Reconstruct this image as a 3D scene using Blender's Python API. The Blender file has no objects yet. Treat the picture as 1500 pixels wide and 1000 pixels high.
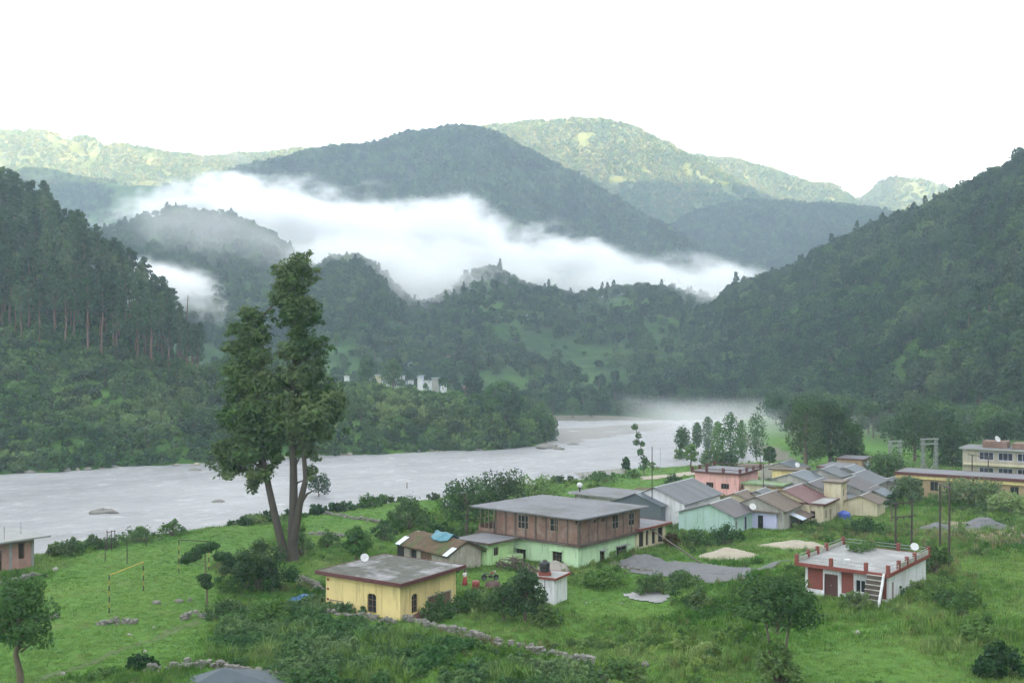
import bpy, bmesh, math, random
import numpy as np
from mathutils import Vector, Matrix

# ------------------------------------------------------------------ camera, sky, sun, exposure
S = bpy.context.scene
COL = S.collection
F = 1458.0                      # focal length in photograph pixels (1500 wide)
CZ = 24.0                       # camera height over the village terrace
HY = 530.0                      # horizon row in the photograph
cam_d = bpy.data.cameras.new('camera')
cam = bpy.data.objects.new('camera', cam_d); COL.objects.link(cam)
cam.location = (0, 0, CZ); cam.rotation_euler = (math.radians(90), 0, 0)
cam_d.sensor_width = 36; cam_d.lens = 36 * F / 1500
cam_d.shift_y = (HY - 500) / 1500.0
cam_d.clip_start = 1; cam_d.clip_end = 20000
S.camera = cam
SUN_AZ = math.atan2(0.75, -0.66); SUN_EL = math.radians(14)
world = bpy.data.worlds.new('World'); S.world = world; world.use_nodes = True
wn = world.node_tree.nodes; wl = world.node_tree.links
sky = wn.new('ShaderNodeTexSky'); sky.sky_type = 'NISHITA'; sky.sun_disc = False
sky.sun_elevation = SUN_EL; sky.sun_rotation = SUN_AZ
sky.air_density = 1.0; sky.dust_density = 3.0; sky.ozone_density = 1.0; sky.altitude = 900
hsv = wn.new('ShaderNodeHueSaturation'); hsv.inputs['Saturation'].default_value = 0.08
wl.new(sky.outputs[0], hsv.inputs['Color'])
wl.new(hsv.outputs[0], wn['Background'].inputs['Color'])
wn['Background'].inputs['Strength'].default_value = 0.15
sun_d = bpy.data.lights.new('sun', 'SUN'); sun_d.energy = 5.0; sun_d.angle = math.radians(0.5)
sun_d.color = (1.0, 0.70, 0.28)
sun = bpy.data.objects.new('sun', sun_d); COL.objects.link(sun); sun.location = (600, -400, 900)
sdir = Vector((math.sin(SUN_AZ) * math.cos(SUN_EL), math.cos(SUN_AZ) * math.cos(SUN_EL), math.sin(SUN_EL)))
sun.rotation_euler = sdir.to_track_quat('Z', 'Y').to_euler()
S.view_settings.view_transform = 'Standard'; S.view_settings.look = 'None'
S.view_settings.exposure = 2.88; S.view_settings.gamma = 1.0
S.render.engine = 'CYCLES'
S.cycles.use_denoising = True
S.cycles.max_bounces = 12; S.cycles.diffuse_bounces = 3; S.cycles.glossy_bounces = 2
S.cycles.transmission_bounces = 3; S.cycles.volume_bounces = 6; S.cycles.transparent_max_bounces = 4
S.cycles.volume_step_rate = 0.09; S.cycles.volume_max_steps = 600
S.cycles.caustics_reflective = False; S.cycles.caustics_refractive = False
S.cycles.sample_clamp_indirect = 4.0

rnd = random.Random(7)
RNG = np.random.default_rng(11)

# ------------------------------------------------------------------ small numeric helpers
def _hash(ix, iy, seed):
    h = (ix.astype(np.int64) * 374761393 + iy.astype(np.int64) * 668265263 + seed * 1442695041) & 0x7fffffff
    h = ((h ^ (h >> 13)) * 1274126177) & 0x7fffffff
    return ((h ^ (h >> 16)) & 0xffff) / 65535.0
def vnoise(x, y, seed=0):
    x = np.asarray(x, float); y = np.asarray(y, float)
    ix = np.floor(x); iy = np.floor(y); fx = x - ix; fy = y - iy
    fx = fx * fx * fx * (fx * (fx * 6 - 15) + 10); fy = fy * fy * fy * (fy * (fy * 6 - 15) + 10)
    a = _hash(ix, iy, seed); b = _hash(ix + 1, iy, seed); c = _hash(ix, iy + 1, seed); d = _hash(ix + 1, iy + 1, seed)
    return (a + (b - a) * fx) * (1 - fy) + (c + (d - c) * fx) * fy
def fbm(x, y, seed=0, octs=4):
    s = 0.0; a = 0.5; t = 0.0
    for k in range(octs):
        s = s + a * vnoise(np.asarray(x) * 2 ** k, np.asarray(y) * 2 ** k, seed + k * 17); t += a; a *= 0.5
    return s / t * 2 - 1
def sstep(a, b, v):
    t = np.clip((np.asarray(v, float) - a) / (b - a), 0, 1); return t * t * (3 - 2 * t)

# ------------------------------------------------------------------ materials
MATS = {}
def nodes_of(name):
    m = bpy.data.materials.new(name); m.use_nodes = True
    return m, m.node_tree.nodes, m.node_tree.links, m.node_tree.nodes['Principled BSDF']
def ramp(n, l, fac, stops):
    r = n.new('ShaderNodeValToRGB'); l.new(fac, r.inputs[0])
    e = r.color_ramp.elements
    while len(e) < len(stops): e.new(0.5)
    for k, (p, c) in enumerate(stops):
        e[k].position = p; e[k].color = (c[0], c[1], c[2], 1)
    return r.outputs[0]
def noise(n, l, scale, detail=4, rough=0.55, coord='Object', vec=None, stretch=None):
    if vec is None:
        tc = n.new('ShaderNodeTexCoord'); vec = tc.outputs[coord]
    if stretch:
        mp = n.new('ShaderNodeMapping'); mp.inputs['Scale'].default_value = stretch; l.new(vec, mp.inputs[0]); vec = mp.outputs[0]
    t = n.new('ShaderNodeTexNoise'); t.inputs['Scale'].default_value = scale; t.inputs['Detail'].default_value = detail
    t.inputs['Roughness'].default_value = rough; l.new(vec, t.inputs['Vector'])
    return t.outputs['Fac']
def bump(n, l, bsdf, h, strength, dist):
    b = n.new('ShaderNodeBump'); b.inputs['Strength'].default_value = strength; b.inputs['Distance'].default_value = dist
    l.new(h, b.inputs['Height']); l.new(b.outputs[0], bsdf.inputs['Normal'])
def mixc(n, l, fac, a, b, mode='MIX'):
    m = n.new('ShaderNodeMix'); m.data_type = 'RGBA'; m.blend_type = mode
    for sock, v in ((m.inputs[0], fac), (m.inputs[6], a), (m.inputs[7], b)):
        if isinstance(v, (int, float)): sock.default_value = v
        elif isinstance(v, tuple): sock.default_value = (v[0], v[1], v[2], 1)
        else: l.new(v, sock)
    return m.outputs[2]
def plain(name, col, rough=0.8, var=0.25, scale=3.0, metal=0.0, bmp=0.0, stretch=None, stain=None):
    """a painted / weathered surface: base colour broken by two noises"""
    if name in MATS: return MATS[name]
    m, n, l, b = nodes_of(name)
    c2 = tuple(v * (1 - var) for v in col); c3 = tuple(min(1, v * (1 + var * 0.5)) for v in col)
    f = noise(n, l, scale, 6, 0.6, stretch=stretch)
    c = ramp(n, l, f, [(0.25, c2), (0.5, col), (0.78, c3)])
    if stain:
        f2 = noise(n, l, scale * 0.45, 5, 0.65, stretch=(1, 1, 0.35))
        c = mixc(n, l, ramp(n, l, f2, [(0.5, (0, 0, 0)), (0.66, (1, 1, 1))]), c, stain)
        f3 = noise(n, l, 2.2, 6, 0.7, stretch=(1, 1, 0.12))
        c = mixc(n, l, ramp(n, l, f3, [(0.52, (0, 0, 0)), (0.72, (.75, .75, .75))]), c, tuple(v * .55 for v in stain))
    l.new(c, b.inputs['Base Color']); b.inputs['Roughness'].default_value = rough; b.inputs['Metallic'].default_value = metal
    if bmp: bump(n, l, b, noise(n, l, scale * 6, 4), bmp, 0.05)
    MATS[name] = m; return m
def leafmat(name, cols, trans=0.35, scale=0.35, rnd_amt=0.6, patch=0.02):
    """foliage: clump noise plus a tint per tree, some light passing through the leaf"""
    if name in MATS: return MATS[name]
    m, n, l, b = nodes_of(name)
    f = noise(n, l, scale, 3, 0.6)
    oi = n.new('ShaderNodeObjectInfo')
    mx = n.new('ShaderNodeMath'); mx.operation = 'MULTIPLY_ADD'; mx.inputs[1].default_value = rnd_amt; l.new(oi.outputs['Random'], mx.inputs[0])
    sh = n.new('ShaderNodeMath'); sh.operation = 'SUBTRACT'; sh.inputs[1].default_value = rnd_amt * 0.5; l.new(f, sh.inputs[0])
    l.new(sh.outputs[0], mx.inputs[2])
    c = ramp(n, l, mx.outputs[0], [(0.22, cols[0]), (0.5, cols[1]), (0.8, cols[2])])
    ge = n.new('ShaderNodeNewGeometry'); fs = noise(n, l, patch, 4, 0.6, vec=ge.outputs['Position'])
    hs = n.new('ShaderNodeHueSaturation'); l.new(c, hs.inputs['Color'])
    for k_, lo_, hi_ in (('Hue', .475, .53), ('Value', .72, 1.34), ('Saturation', 1.12, .86)):
        mr = n.new('ShaderNodeMapRange'); mr.inputs['From Min'].default_value = .34; mr.inputs['From Max'].default_value = .66; mr.inputs['To Min'].default_value = hi_ if k_ == 'Hue' else lo_; mr.inputs['To Max'].default_value = lo_ if k_ == 'Hue' else hi_
        l.new(fs, mr.inputs['Value']); l.new(mr.outputs[0], hs.inputs[k_])
    c = hs.outputs[0]
    l.new(c, b.inputs['Base Color']); b.inputs['Roughness'].default_value = 0.75
    b.inputs['Specular IOR Level'].default_value = 0.25
    t = n.new('ShaderNodeBsdfTranslucent'); l.new(c, t.inputs['Color'])
    ms = n.new('ShaderNodeMixShader'); ms.inputs[0].default_value = trans
    l.new(b.outputs[0], ms.inputs[1]); l.new(t.outputs[0], ms.inputs[2])
    l.new(ms.outputs[0], n['Material Output'].inputs['Surface'])
    MATS[name] = m; return m

# ------------------------------------------------------------------ object helpers
def tag(o, label=None, cat=None, group=None, kind=None):
    if label: o['label'] = label
    if cat: o['category'] = cat
    if group: o['group'] = group
    if kind: o['kind'] = kind
    return o
def np_mesh(name, verts, faces, mat=None, smooth=False):
    me = bpy.data.meshes.new(name)
    verts = np.asarray(verts, np.float32); faces = np.asarray(faces, np.int32)
    k = faces.shape[1]
    me.vertices.add(len(verts)); me.vertices.foreach_set('co', verts.ravel())
    me.loops.add(faces.size); me.loops.foreach_set('vertex_index', faces.ravel())
    me.polygons.add(len(faces))
    me.polygons.foreach_set('loop_start', np.arange(0, faces.size, k, dtype=np.int32))
    me.polygons.foreach_set('loop_total', np.full(len(faces), k, np.int32))
    if smooth: me.polygons.foreach_set('use_smooth', np.ones(len(faces), bool))
    for mm in ([mat] if not isinstance(mat, (list, tuple)) else mat):
        if mm: me.materials.append(mm)
    me.update(calc_edges=True); return me
def link(name, me, parent=None, loc=None):
    o = bpy.data.objects.new(name, me); COL.objects.link(o)
    if parent: o.parent = parent
    if loc is not None: o.location = loc
    return o
def grid_faces(nr, nc):
    i = np.arange((nr - 1) * (nc - 1)); r = i // (nc - 1); c = i % (nc - 1); a = r * nc + c
    return np.stack([a, a + 1, a + nc + 1, a + nc], 1)

# ------------------------------------------------------------------ ground sheet, river bed
NEAR = [(-1500, -60), (-400, 40), (-140, 92), (-95, 112), (-62, 131), (-54, 144), (-39, 159), (-27, 176), (-13.5, 184), (11, 211), (25, 231), (38, 238),
        (68, 251), (76, 290), (78, 340), (92, 425), (125, 485), (300, 466), (600, 632)]
FAR = [(600, 640), (300, 470), (200, 488), (140, 503), (97, 506), (60, 500), (17, 484), (14, 420), (11, 349), (-11, 327), (-57, 309), (-87, 283), (-132, 257), (-400, 215), (-1500, 190)]
def seg_dist(x, y, pts):
    d = np.full(np.shape(x), 1e9)
    for (ax, ay), (bx, by) in zip(pts[:-1], pts[1:]):
        vx, vy = bx - ax, by - ay
        t = np.clip(((x - ax) * vx + (y - ay) * vy) / (vx * vx + vy * vy), 0, 1)
        d = np.minimum(d, np.hypot(x - ax - t * vx, y - ay - t * vy))
    return d
def in_poly(x, y, pts):
    ins = np.zeros(np.shape(x), bool); n = len(pts)
    for i in range(n):
        ax, ay = pts[i]; bx, by = pts[(i + 1) % n]
        c = ((ay > y) != (by > y)) & (x < (bx - ax) * (y - ay) / (by - ay + 1e-12) + ax)
        ins ^= c
    return ins
POLY = NEAR + FAR
NX = np.array([p[0] for p in NEAR]); NY = np.array([p[1] for p in NEAR])
def G(x, y):
    x = np.asarray(x, float); y = np.asarray(y, float)
    ins = in_poly(x, y, POLY)
    dn = seg_dist(x, y, NEAR); df = seg_dist(x, y, FAR)
    near = (~ins) & (y < np.interp(x, NX, NY) + 1)
    rise = 1.75 * sstep(6, 42, x + (y - 90) * 0.12) * (1 - sstep(98, 150, y))
    rise = rise + 3.5 * sstep(45, 120, x) * (1 - sstep(110, 190, y))
    hill = 20.0 * (1 - sstep(-5, 58, y + 0.12 * np.abs(x)))
    lump = 0.30 * fbm(x / 14, y / 14, 3, 3) + 0.10 * fbm(x / 3.1, y / 3.1, 9, 3)
    top = rise + hill + lump
    bank = sstep(0.5, 7.5, dn + 1.2 * fbm(x / 9, y / 9, 5, 2))
    zn = -6 + (top + 6) * bank
    zi = -5.4 - 1.6 * sstep(0, 12, np.minimum(dn, df))
    zf = -5.8 + 3.3 * sstep(0, 10, df)
    return np.where(ins, zi, np.where(near, zn, zf))
def axis(lo, hi, step, far_lo, far_hi):
    a = list(np.arange(lo, hi + step * 0.5, step)); s = step; v = a[-1]
    while v < far_hi: s *= 1.18; v += s; a.append(v)
    s = step; v = a[0]; b = []
    while v > far_lo: s *= 1.18; v -= s; b.append(v)
    return np.array(b[::-1] + a)
def Zp(py, D): return CZ - (py - HY) / F * D
def gp(px, py, D0=40.0, D1=700.0):
    """where the line of sight through a photograph pixel meets the ground sheet"""
    D = np.arange(D0, D1, 0.25)
    x = (px - 750) / F * D; z = CZ - (py - HY) / F * D
    k = np.nonzero(z <= G(x, D))[0]
    k = k[0] if len(k) else len(D) - 1
    return Vector((x[k], D[k], float(G(x[k], D[k]))))
def gz(x, y): return float(G(np.array([x]), np.array([y]))[0])

def mat_ground():
    m, n, l, b = nodes_of('meadow')
    tc = n.new('ShaderNodeTexCoord'); v = tc.outputs['Object']
    f1 = noise(n, l, 0.06, 5, 0.6, vec=v); f2 = noise(n, l, 0.9, 5, 0.65, vec=v)
    c = ramp(n, l, f1, [(0.30, (0.052, 0.125, 0.024)), (0.5, (0.085, 0.185, 0.034)), (0.72, (0.135, 0.215, 0.046))])
    c = mixc(n, l, 0.55, c, ramp(n, l, f2, [(0.3, (0.035, 0.085, 0.018)), (0.7, (0.125, 0.235, 0.048))]))
    f3 = noise(n, l, 0.16, 6, 0.7, vec=v)
    c = mixc(n, l, ramp(n, l, f3, [(0.60, (0, 0, 0)), (0.72, (0.75, 0.75, 0.75))]), c, (0.15, 0.14, 0.065))
    # bare silt below the bank tops
    sx = n.new('ShaderNodeSeparateXYZ'); l.new(v, sx.inputs[0])
    mr = n.new('ShaderNodeMapRange'); mr.inputs['From Min'].default_value = -1.9; mr.inputs['From Max'].default_value = -2.9; l.new(sx.outputs['Z'], mr.inputs['Value'])
    c = mixc(n, l, mr.outputs[0], c, (0.18, 0.17, 0.14))
    l.new(c, b.inputs['Base Color']); b.inputs['Roughness'].default_value = 0.95; b.inputs['Specular IOR Level'].default_value = 0.1
    bump(n, l, b, f2, 0.8, 0.3); return m
gx = axis(-160, 185, 0.9, -6000, 6000); gy = axis(34, 290, 0.9, -2600, 7000)
XX, YY = np.meshgrid(gx, gy); ZZ = G(XX, YY)
ground = link('ground', np_mesh('ground', np.stack([XX.ravel(), YY.ravel(), ZZ.ravel()], 1), grid_faces(len(gy), len(gx)), mat_ground(), True))
tag(ground, kind='structure')

def mat_river():
    m, n, l, b = nodes_of('silty_water')
    tc = n.new('ShaderNodeTexCoord'); v = tc.outputs['Object']
    mp = n.new('ShaderNodeMapping'); mp.inputs['Rotation'].default_value = (0, 0, math.radians(-32)); l.new(v, mp.inputs[0]); v = mp.outputs[0]
    f1 = noise(n, l, 0.05, 6, 0.7, vec=v, stretch=(0.35, 1, 1)); f2 = noise(n, l, 0.5, 6, 0.7, vec=v, stretch=(0.45, 1, 1))
    c = ramp(n, l, f1, [(0.25, (0.17, 0.17, 0.18)), (0.5, (0.255, 0.255, 0.27)), (0.75, (0.33, 0.33, 0.345))])
    c = mixc(n, l, ramp(n, l, f2, [(0.55, (0, 0, 0)), (0.70, (0.75, 0.75, 0.75))]), c, (0.52, 0.52, 0.54))
    f3 = noise(n, l, 0.021, 3, 0.5, vec=v, stretch=(0.5, 1, 1))
    c = mixc(n, l, ramp(n, l, f3, [(0.70, (0, 0, 0)), (0.78, (0.55, 0.55, 0.55))]), c, (0.38, 0.32, 0.26))
    l.new(c, b.inputs['Base Color']); b.inputs['Roughness'].default_value = 0.42; b.inputs['Specular IOR Level'].default_value = 0.35
    bump(n, l, b, f2, 1.0, 0.9); return m
rx = np.arange(-420, 420, 1.6); ry = np.arange(30, 560, 1.6)
RX, RY = np.meshgrid(rx, ry)
cr, sr = math.cos(math.radians(32)), math.sin(math.radians(32))
ru, rv = RX * cr + RY * sr, -RX * sr + RY * cr
amp = 0.55 * sstep(-60, -30, -RX * 0.2 - 40 + 0 * RY) + 0.45
RZ = -5.0 + amp * (0.62 * fbm(ru / 14, rv / 6, 31, 4) + 0.5 * np.abs(fbm(ru / 5, rv / 2.6, 41, 3)))
keep = in_poly(RX, RY, POLY) | (seg_dist(RX, RY, NEAR) < 9) | (seg_dist(RX, RY, FAR) < 9)
fc = grid_faces(len(ry), len(rx)); kf = keep.ravel(); fc = fc[kf[fc].any(1)]
used = np.unique(fc); remap = np.full(RX.size, -1); remap[used] = np.arange(len(used))
river = link('river', np_mesh('river', np.stack([RX.ravel(), RY.ravel(), RZ.ravel()], 1)[used], remap[fc], mat_river(), True))
tag(river, kind='structure')

# ------------------------------------------------------------------ hills: each a sheet swept from its foot over its crest and down behind
class Hill:
    def __init__(s, name, keys, mat, ncol, nrow, namp, nscale, seed, want=None):
        """keys: per photograph column the (depth, height) profile from foot to back"""
        s.keys = keys; px = np.array([k[0] for k in keys], float); prof = np.array([k[1] for k in keys], float)
        s.cols = np.linspace(px[0], px[-1], ncol); nk = prof.shape[1]
        t = np.linspace(0, nk - 1, nrow); i = np.clip(t.astype(int), 0, nk - 2); fr = (t - i)
        D = np.zeros((nrow, ncol)); Z = np.zeros((nrow, ncol))
        P = np.stack([[np.interp(s.cols, px, prof[:, k, a]) for k in range(nk)] for a in (0, 1)])   # 2,nk,ncol
        for a, A in ((0, D), (1, Z)):
            A[:] = P[a][i] * (1 - fr)[:, None] + P[a][i + 1] * fr[:, None]
        # soften the creases of the profile
        Z0 = Z.copy(); ks = max(1, nrow // (nk * 4))
        for _ in range(3):
            pad = np.pad(Z, ((ks, ks), (0, 0)), mode='edge'); Z = sum(pad[j:j + nrow] for j in range(2 * ks + 1)) / (2 * ks + 1)
        kc = max(1, ncol // 90)
        pad = np.pad(Z, ((0, 0), (kc, kc)), mode='edge'); Z = sum(pad[:, j:j + ncol] for j in range(2 * kc + 1)) / (2 * kc + 1)
        pin = sstep(0, .4, t)[:, None]; Z = Z0 * (1 - pin) + Z * pin      # the foot stays in the ground
        X = (s.cols[None, :] - 750) / F * D
        edge = np.sin(np.clip(t / (nk - 1), 0, 1) * math.pi)[:, None] ** 0.5
        Z = Z + namp * edge * (fbm(X / nscale, D / nscale, seed, 5)) - namp * 0.3 * edge * np.abs(fbm(X / nscale * 1.3 + 7, D / nscale * 0.5, seed + 5, 3))
        if want is not None:      # bring the smoothed crest back to the height it should have
            got = ((Z - CZ) / D).max(0); ratio = np.interp(s.cols, want[0], want[1]) / np.maximum(got, .01); kk = max(2, ncol // 30)
            pad = np.pad(ratio, (kk, kk), mode='edge'); ratio = sum(pad[j:j + ncol] for j in range(2 * kk + 1)) / (2 * kk + 1)
            Z = np.where(Z > 0, Z * np.clip(ratio, .8, 1.6)[None, :], Z)
        s.X, s.D, s.Z, s.t = X, D, Z, t
        s.nr, s.nc = nrow, ncol
        s.obj = link(name, np_mesh(name, np.stack([X.ravel(), D.ravel(), Z.ravel()], 1), grid_faces(nrow, ncol)[:, ::-1], mat, True))
        tag(s.obj, kind='structure')
    def at(s, c, t):
        """surface point at column px and profile parameter t"""
        ci = np.clip((np.asarray(c, float) - s.cols[0]) / (s.cols[-1] - s.cols[0]) * (s.nc - 1), 0, s.nc - 1.001)
        ri = np.clip(np.asarray(t, float) / s.t[-1] * (s.nr - 1), 0, s.nr - 1.001)
        c0 = ci.astype(int); r0 = ri.astype(int); fc_ = ci - c0; fr = ri - r0
        o = []
        for A in (s.X, s.D, s.Z):
            o.append((A[r0, c0] * (1 - fc_) + A[r0, c0 + 1] * fc_) * (1 - fr) + (A[r0 + 1, c0] * (1 - fc_) + A[r0 + 1, c0 + 1] * fc_) * fr)
        return np.stack(o, -1)
    def scatter(s, n, c0, c1, t0, t1, rng):
        """n points spread evenly over the sheet's plan area"""
        c = rng.uniform(c0, c1, n * 6); t = rng.uniform(t0, t1, n * 6)
        p = s.at(c, t); e = s.at(c, np.minimum(t + 0.02, s.t[-1]))
        w = p[:, 1] * (np.abs(e[:, 1] - p[:, 1]) + 1e-3); w = w / w.max()
        k = np.nonzero(rng.random(len(w)) < w * 1.2)[0]
        k = k[:n] if len(k) >= n else k
        return p[k], c[k], t[k]

def mat_hill(name, cols, scale, patch=None, pscale=0.01, rock=None):
    m, n, l, b = nodes_of(name)
    tc = n.new('ShaderNodeTexCoord'); v = tc.outputs['Object']
    f = noise(n, l, scale, 8, 0.68, vec=v)
    c = ramp(n, l, f, [(0.3, cols[0]), (0.5, cols[1]), (0.7, cols[2])])
    if patch:
        f2 = noise(n, l, pscale, 5, 0.6, vec=v)
        c = mixc(n, l, ramp(n, l, f2, [(0.52, (0, 0, 0)), (0.62, (1, 1, 1))]), c, patch)
    if rock:
        f3 = noise(n, l, pscale * 2.1, 7, 0.7, vec=v)
        c = mixc(n, l, ramp(n, l, f3, [(0.62, (0, 0, 0)), (0.68, (1, 1, 1))]), c, rock)
    l.new(c, b.inputs['Base Color']); b.inputs['Roughness'].default_value = 0.95; b.inputs['Specular IOR Level'].default_value = 0.05
    bump(n, l, b, f, 0.7, 1.2 / scale * 0.12); return m

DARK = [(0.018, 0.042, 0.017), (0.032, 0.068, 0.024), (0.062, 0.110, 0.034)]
mh_bank = mat_hill('bank_scrub', [(0.030, 0.075, 0.018), (0.058, 0.13, 0.026), (0.11, 0.20, 0.042)], 0.16, (0.10, 0.19, 0.040), 0.03, (0.26, 0.19, 0.13))
mh_right = mat_hill('wooded_slope', DARK, 0.12, (0.055, 0.115, 0.026), 0.012)
mh_mid = mat_hill('terraced_slope', DARK, 0.08, (0.062, 0.125, 0.036), 0.014)
mh_ridge = mat_hill('ridge_wood', DARK, 0.05, (0.06, 0.11, 0.03), 0.004)
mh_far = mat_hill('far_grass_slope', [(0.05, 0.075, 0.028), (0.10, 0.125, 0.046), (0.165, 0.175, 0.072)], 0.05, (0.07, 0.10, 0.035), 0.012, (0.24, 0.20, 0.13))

def K(px, *pts): return (px, list(pts))
A = Hill('left_hill', [
    K(-520, (233, -5.0), (300, 34), (420, 130), (520, 60), (640, -8)),
    K(-150, (244, -5.0), (318, 30), (430, 112), (540, 70), (660, -8)),
    K(0, (255, -5.0), (322, 26), (430, 92), (540, 60), (660, -8)),
    K(60, (260, -5.0), (324, 27), (428, 84), (540, 55), (660, -8)),
    K(100, (264, -5.0), (326, 28), (420, 72), (530, 45), (650, -8)),
    K(150, (268, -5.0), (327, 26), (410, 60), (520, 36), (640, -8)),
    K(200, (274, -5.0), (332, 22), (400, 46), (500, 30), (640, -8)),
    K(240, (279, -5.0), (334, 20), (392, 33), (490, 24), (640, -8)),
    K(275, (283, -5.0), (335, 18), (380, 22), (480, 18), (640, -8)),
    K(330, (288, -5.0), (337, 17), (380, 17), (500, 16), (640, -8)),
    K(430, (301, -5.0), (338, 15.5), (385, 15), (520, 14), (640, -8)),
    K(520, (310, -5.0), (338, 14.5), (395, 13.5), (530, 13), (640, -8)),
    K(600, (316, -5.0), (345, 11.5), (405, 12), (530, 12), (640, -8)),
    K(690, (324, -5.0), (350, 8), (405, 9), (510, 8), (600, -8)),
    K(750, (332, -5.0), (356, 5), (405, 6), (480, 4), (540, -8)),
    K(790, (342, -5.0), (364, -1), (405, 0), (460, -1), (500, -8)),
    K(815, (360, -8), (380, -7), (410, -7), (440, -7), (470, -8))], mh_bank, 420, 170, 3.0, 34, 51)
def rk(px, fd, fz, cd, cpy, sh=0.5):
    cz = Zp(cpy, cd); return K(px, (fd, fz), (fd + (cd - fd) * 0.5, fz + (cz - fz) * sh), (cd, cz), (cd + 140, cz - 40), (cd + 420, -8))
R = Hill('right_hill', [
    rk(700, 600, -8, 760, 612), rk(780, 565, -8, 780, 600), rk(850, 555, -7, 780, 588), rk(900, 545, -7, 770, 563), rk(960, 530, -7, 760, 534), rk(1040, 500, -6, 740, 492), rk(1080, 485, -6, 730, 464),
    rk(1130, 465, -5, 720, 432), rk(1200, 430, -4, 700, 394), rk(1270, 395, -3, 680, 360), rk(1330, 368, -3, 660, 336), rk(1390, 340, -3, 640, 311),
    rk(1440, 322, -3, 620, 290), rk(1500, 300, -3, 600, 258), rk(1700, 262, -3, 560, 150), rk(2100, 215, -3, 480, -30), rk(2600, 175, -3, 400, -230)], mh_right, 520, 190, 15, 90, 61, (np.array([760, 850, 900, 960, 1040, 1080, 1130, 1200, 1270, 1330, 1390, 1440, 1500, 1700], float), (HY - np.array([560, 540, 530, 505, 485, 462, 430, 390, 355, 331, 306, 284, 250, 130])) / F))
def lay(name, D, fD, fz, crest, mat, nc, nr, namp, ns, seed, back=500):
    ks = []
    for px, py in crest:
        cz = Zp(py, D); ks.append(K(px, (fD, fz), (fD + (D - fD) * 0.5, fz + (cz - fz) * 0.46), (D, cz), (D + back * 0.4, cz - 0.25 * (cz + 8)), (D + back, -8)))
    return Hill(name, ks, mat, nc, nr, namp, ns, seed, (np.array([c[0] for c in crest], float), np.array([(HY - c[1]) / F for c in crest])))
B1 = lay('spur_hill', 1000, 620, 8, [(-160, 390), (-60, 375), (60, 366), (120, 352), (160, 346), (200, 327), (250, 314), (300, 322), (340, 324), (400, 354), (450, 394), (500, 430), (560, 470), (640, 505), (700, 520)], mh_mid, 300, 110, 16, 120, 71)
B2 = lay('valley_hill', 840, 492, -6, [(200, 520), (330, 482), (380, 444), (420, 428), (480, 395), (530, 389), (560, 416), (600, 456), (640, 452), (690, 415), (730, 409), (760, 426), (800, 440), (860, 445), (900, 436), (950, 432), (1000, 441), (1050, 455), (1100, 480), (1250, 530)], mh_mid, 420, 150, 13, 90, 81)
C_ = lay('dark_ridge', 1450, 1120, 30, [(60, 400), (200, 332), (260, 297), (310, 270), (340, 258), (400, 243), (470, 226), (540, 220), (600, 203), (660, 195), (700, 196), (740, 208), (800, 243), (860, 273), (900, 298), (950, 328), (1000, 353), (1060, 393), (1130, 418), (1260, 470)], mh_ridge, 420, 130, 34, 260, 91, 700)
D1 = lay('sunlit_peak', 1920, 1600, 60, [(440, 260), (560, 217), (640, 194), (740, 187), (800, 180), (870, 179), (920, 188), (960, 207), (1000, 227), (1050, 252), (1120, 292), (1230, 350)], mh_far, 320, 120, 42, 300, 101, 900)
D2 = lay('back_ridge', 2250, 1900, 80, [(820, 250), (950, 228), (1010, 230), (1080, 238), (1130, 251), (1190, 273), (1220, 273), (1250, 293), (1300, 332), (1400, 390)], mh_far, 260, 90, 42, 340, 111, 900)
D3 = lay('shaded_shoulder', 1720, 1400, 30, [(880, 420), (960, 347), (1020, 314), (1100, 299), (1200, 303), (1290, 311), (1340, 332), (1440, 375), (1600, 400)], mh_ridge, 300, 100, 40, 320, 121, 700)
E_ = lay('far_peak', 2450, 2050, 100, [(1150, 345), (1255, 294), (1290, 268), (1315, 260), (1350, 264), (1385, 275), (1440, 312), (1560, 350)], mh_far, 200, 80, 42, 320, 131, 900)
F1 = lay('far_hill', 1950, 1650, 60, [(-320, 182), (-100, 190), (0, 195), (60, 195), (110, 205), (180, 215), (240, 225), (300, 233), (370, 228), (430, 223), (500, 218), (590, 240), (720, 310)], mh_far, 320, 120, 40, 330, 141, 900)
F2 = lay('near_far_hill', 1600, 1300, 50, [(-240, 240), (0, 260), (60, 254), (130, 268), (200, 272), (260, 274), (330, 292), (440, 340)], mh_ridge, 260, 90, 40, 300, 151, 700)
# unseen mountain right and behind, added to keep the morning sun off the valley
sw = np.linspace(0, 1, 80); ax_x = np.interp(sw, [0, .45, .72, 1], [900, 1000, 1150, 1430]); ax_y = np.interp(sw, [0, 1], [-1800, 1750]); ax_h = np.interp(sw, [0, .1, .6, .78, .9, 1], [500, 900, 870, 660, 590, 500])
tw = np.linspace(-1, 1, 41); WX = ax_x[:, None] + tw[None, :] * 420; WY = ax_y[:, None] + 0 * WX
WZ = -8 + ax_h[:, None] * (1 - sstep(0, 1, np.abs(tw))[None, :]) + 40 * fbm(WX / 200, WY / 200, 161, 4) * (1 - np.abs(tw))[None, :]
tag(link('valley_wall_mountain', np_mesh('valley_wall', np.stack([WX.ravel(), WY.ravel(), WZ.ravel()], 1), grid_faces(80, 41), mh_ridge, True)), kind='structure')
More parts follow.
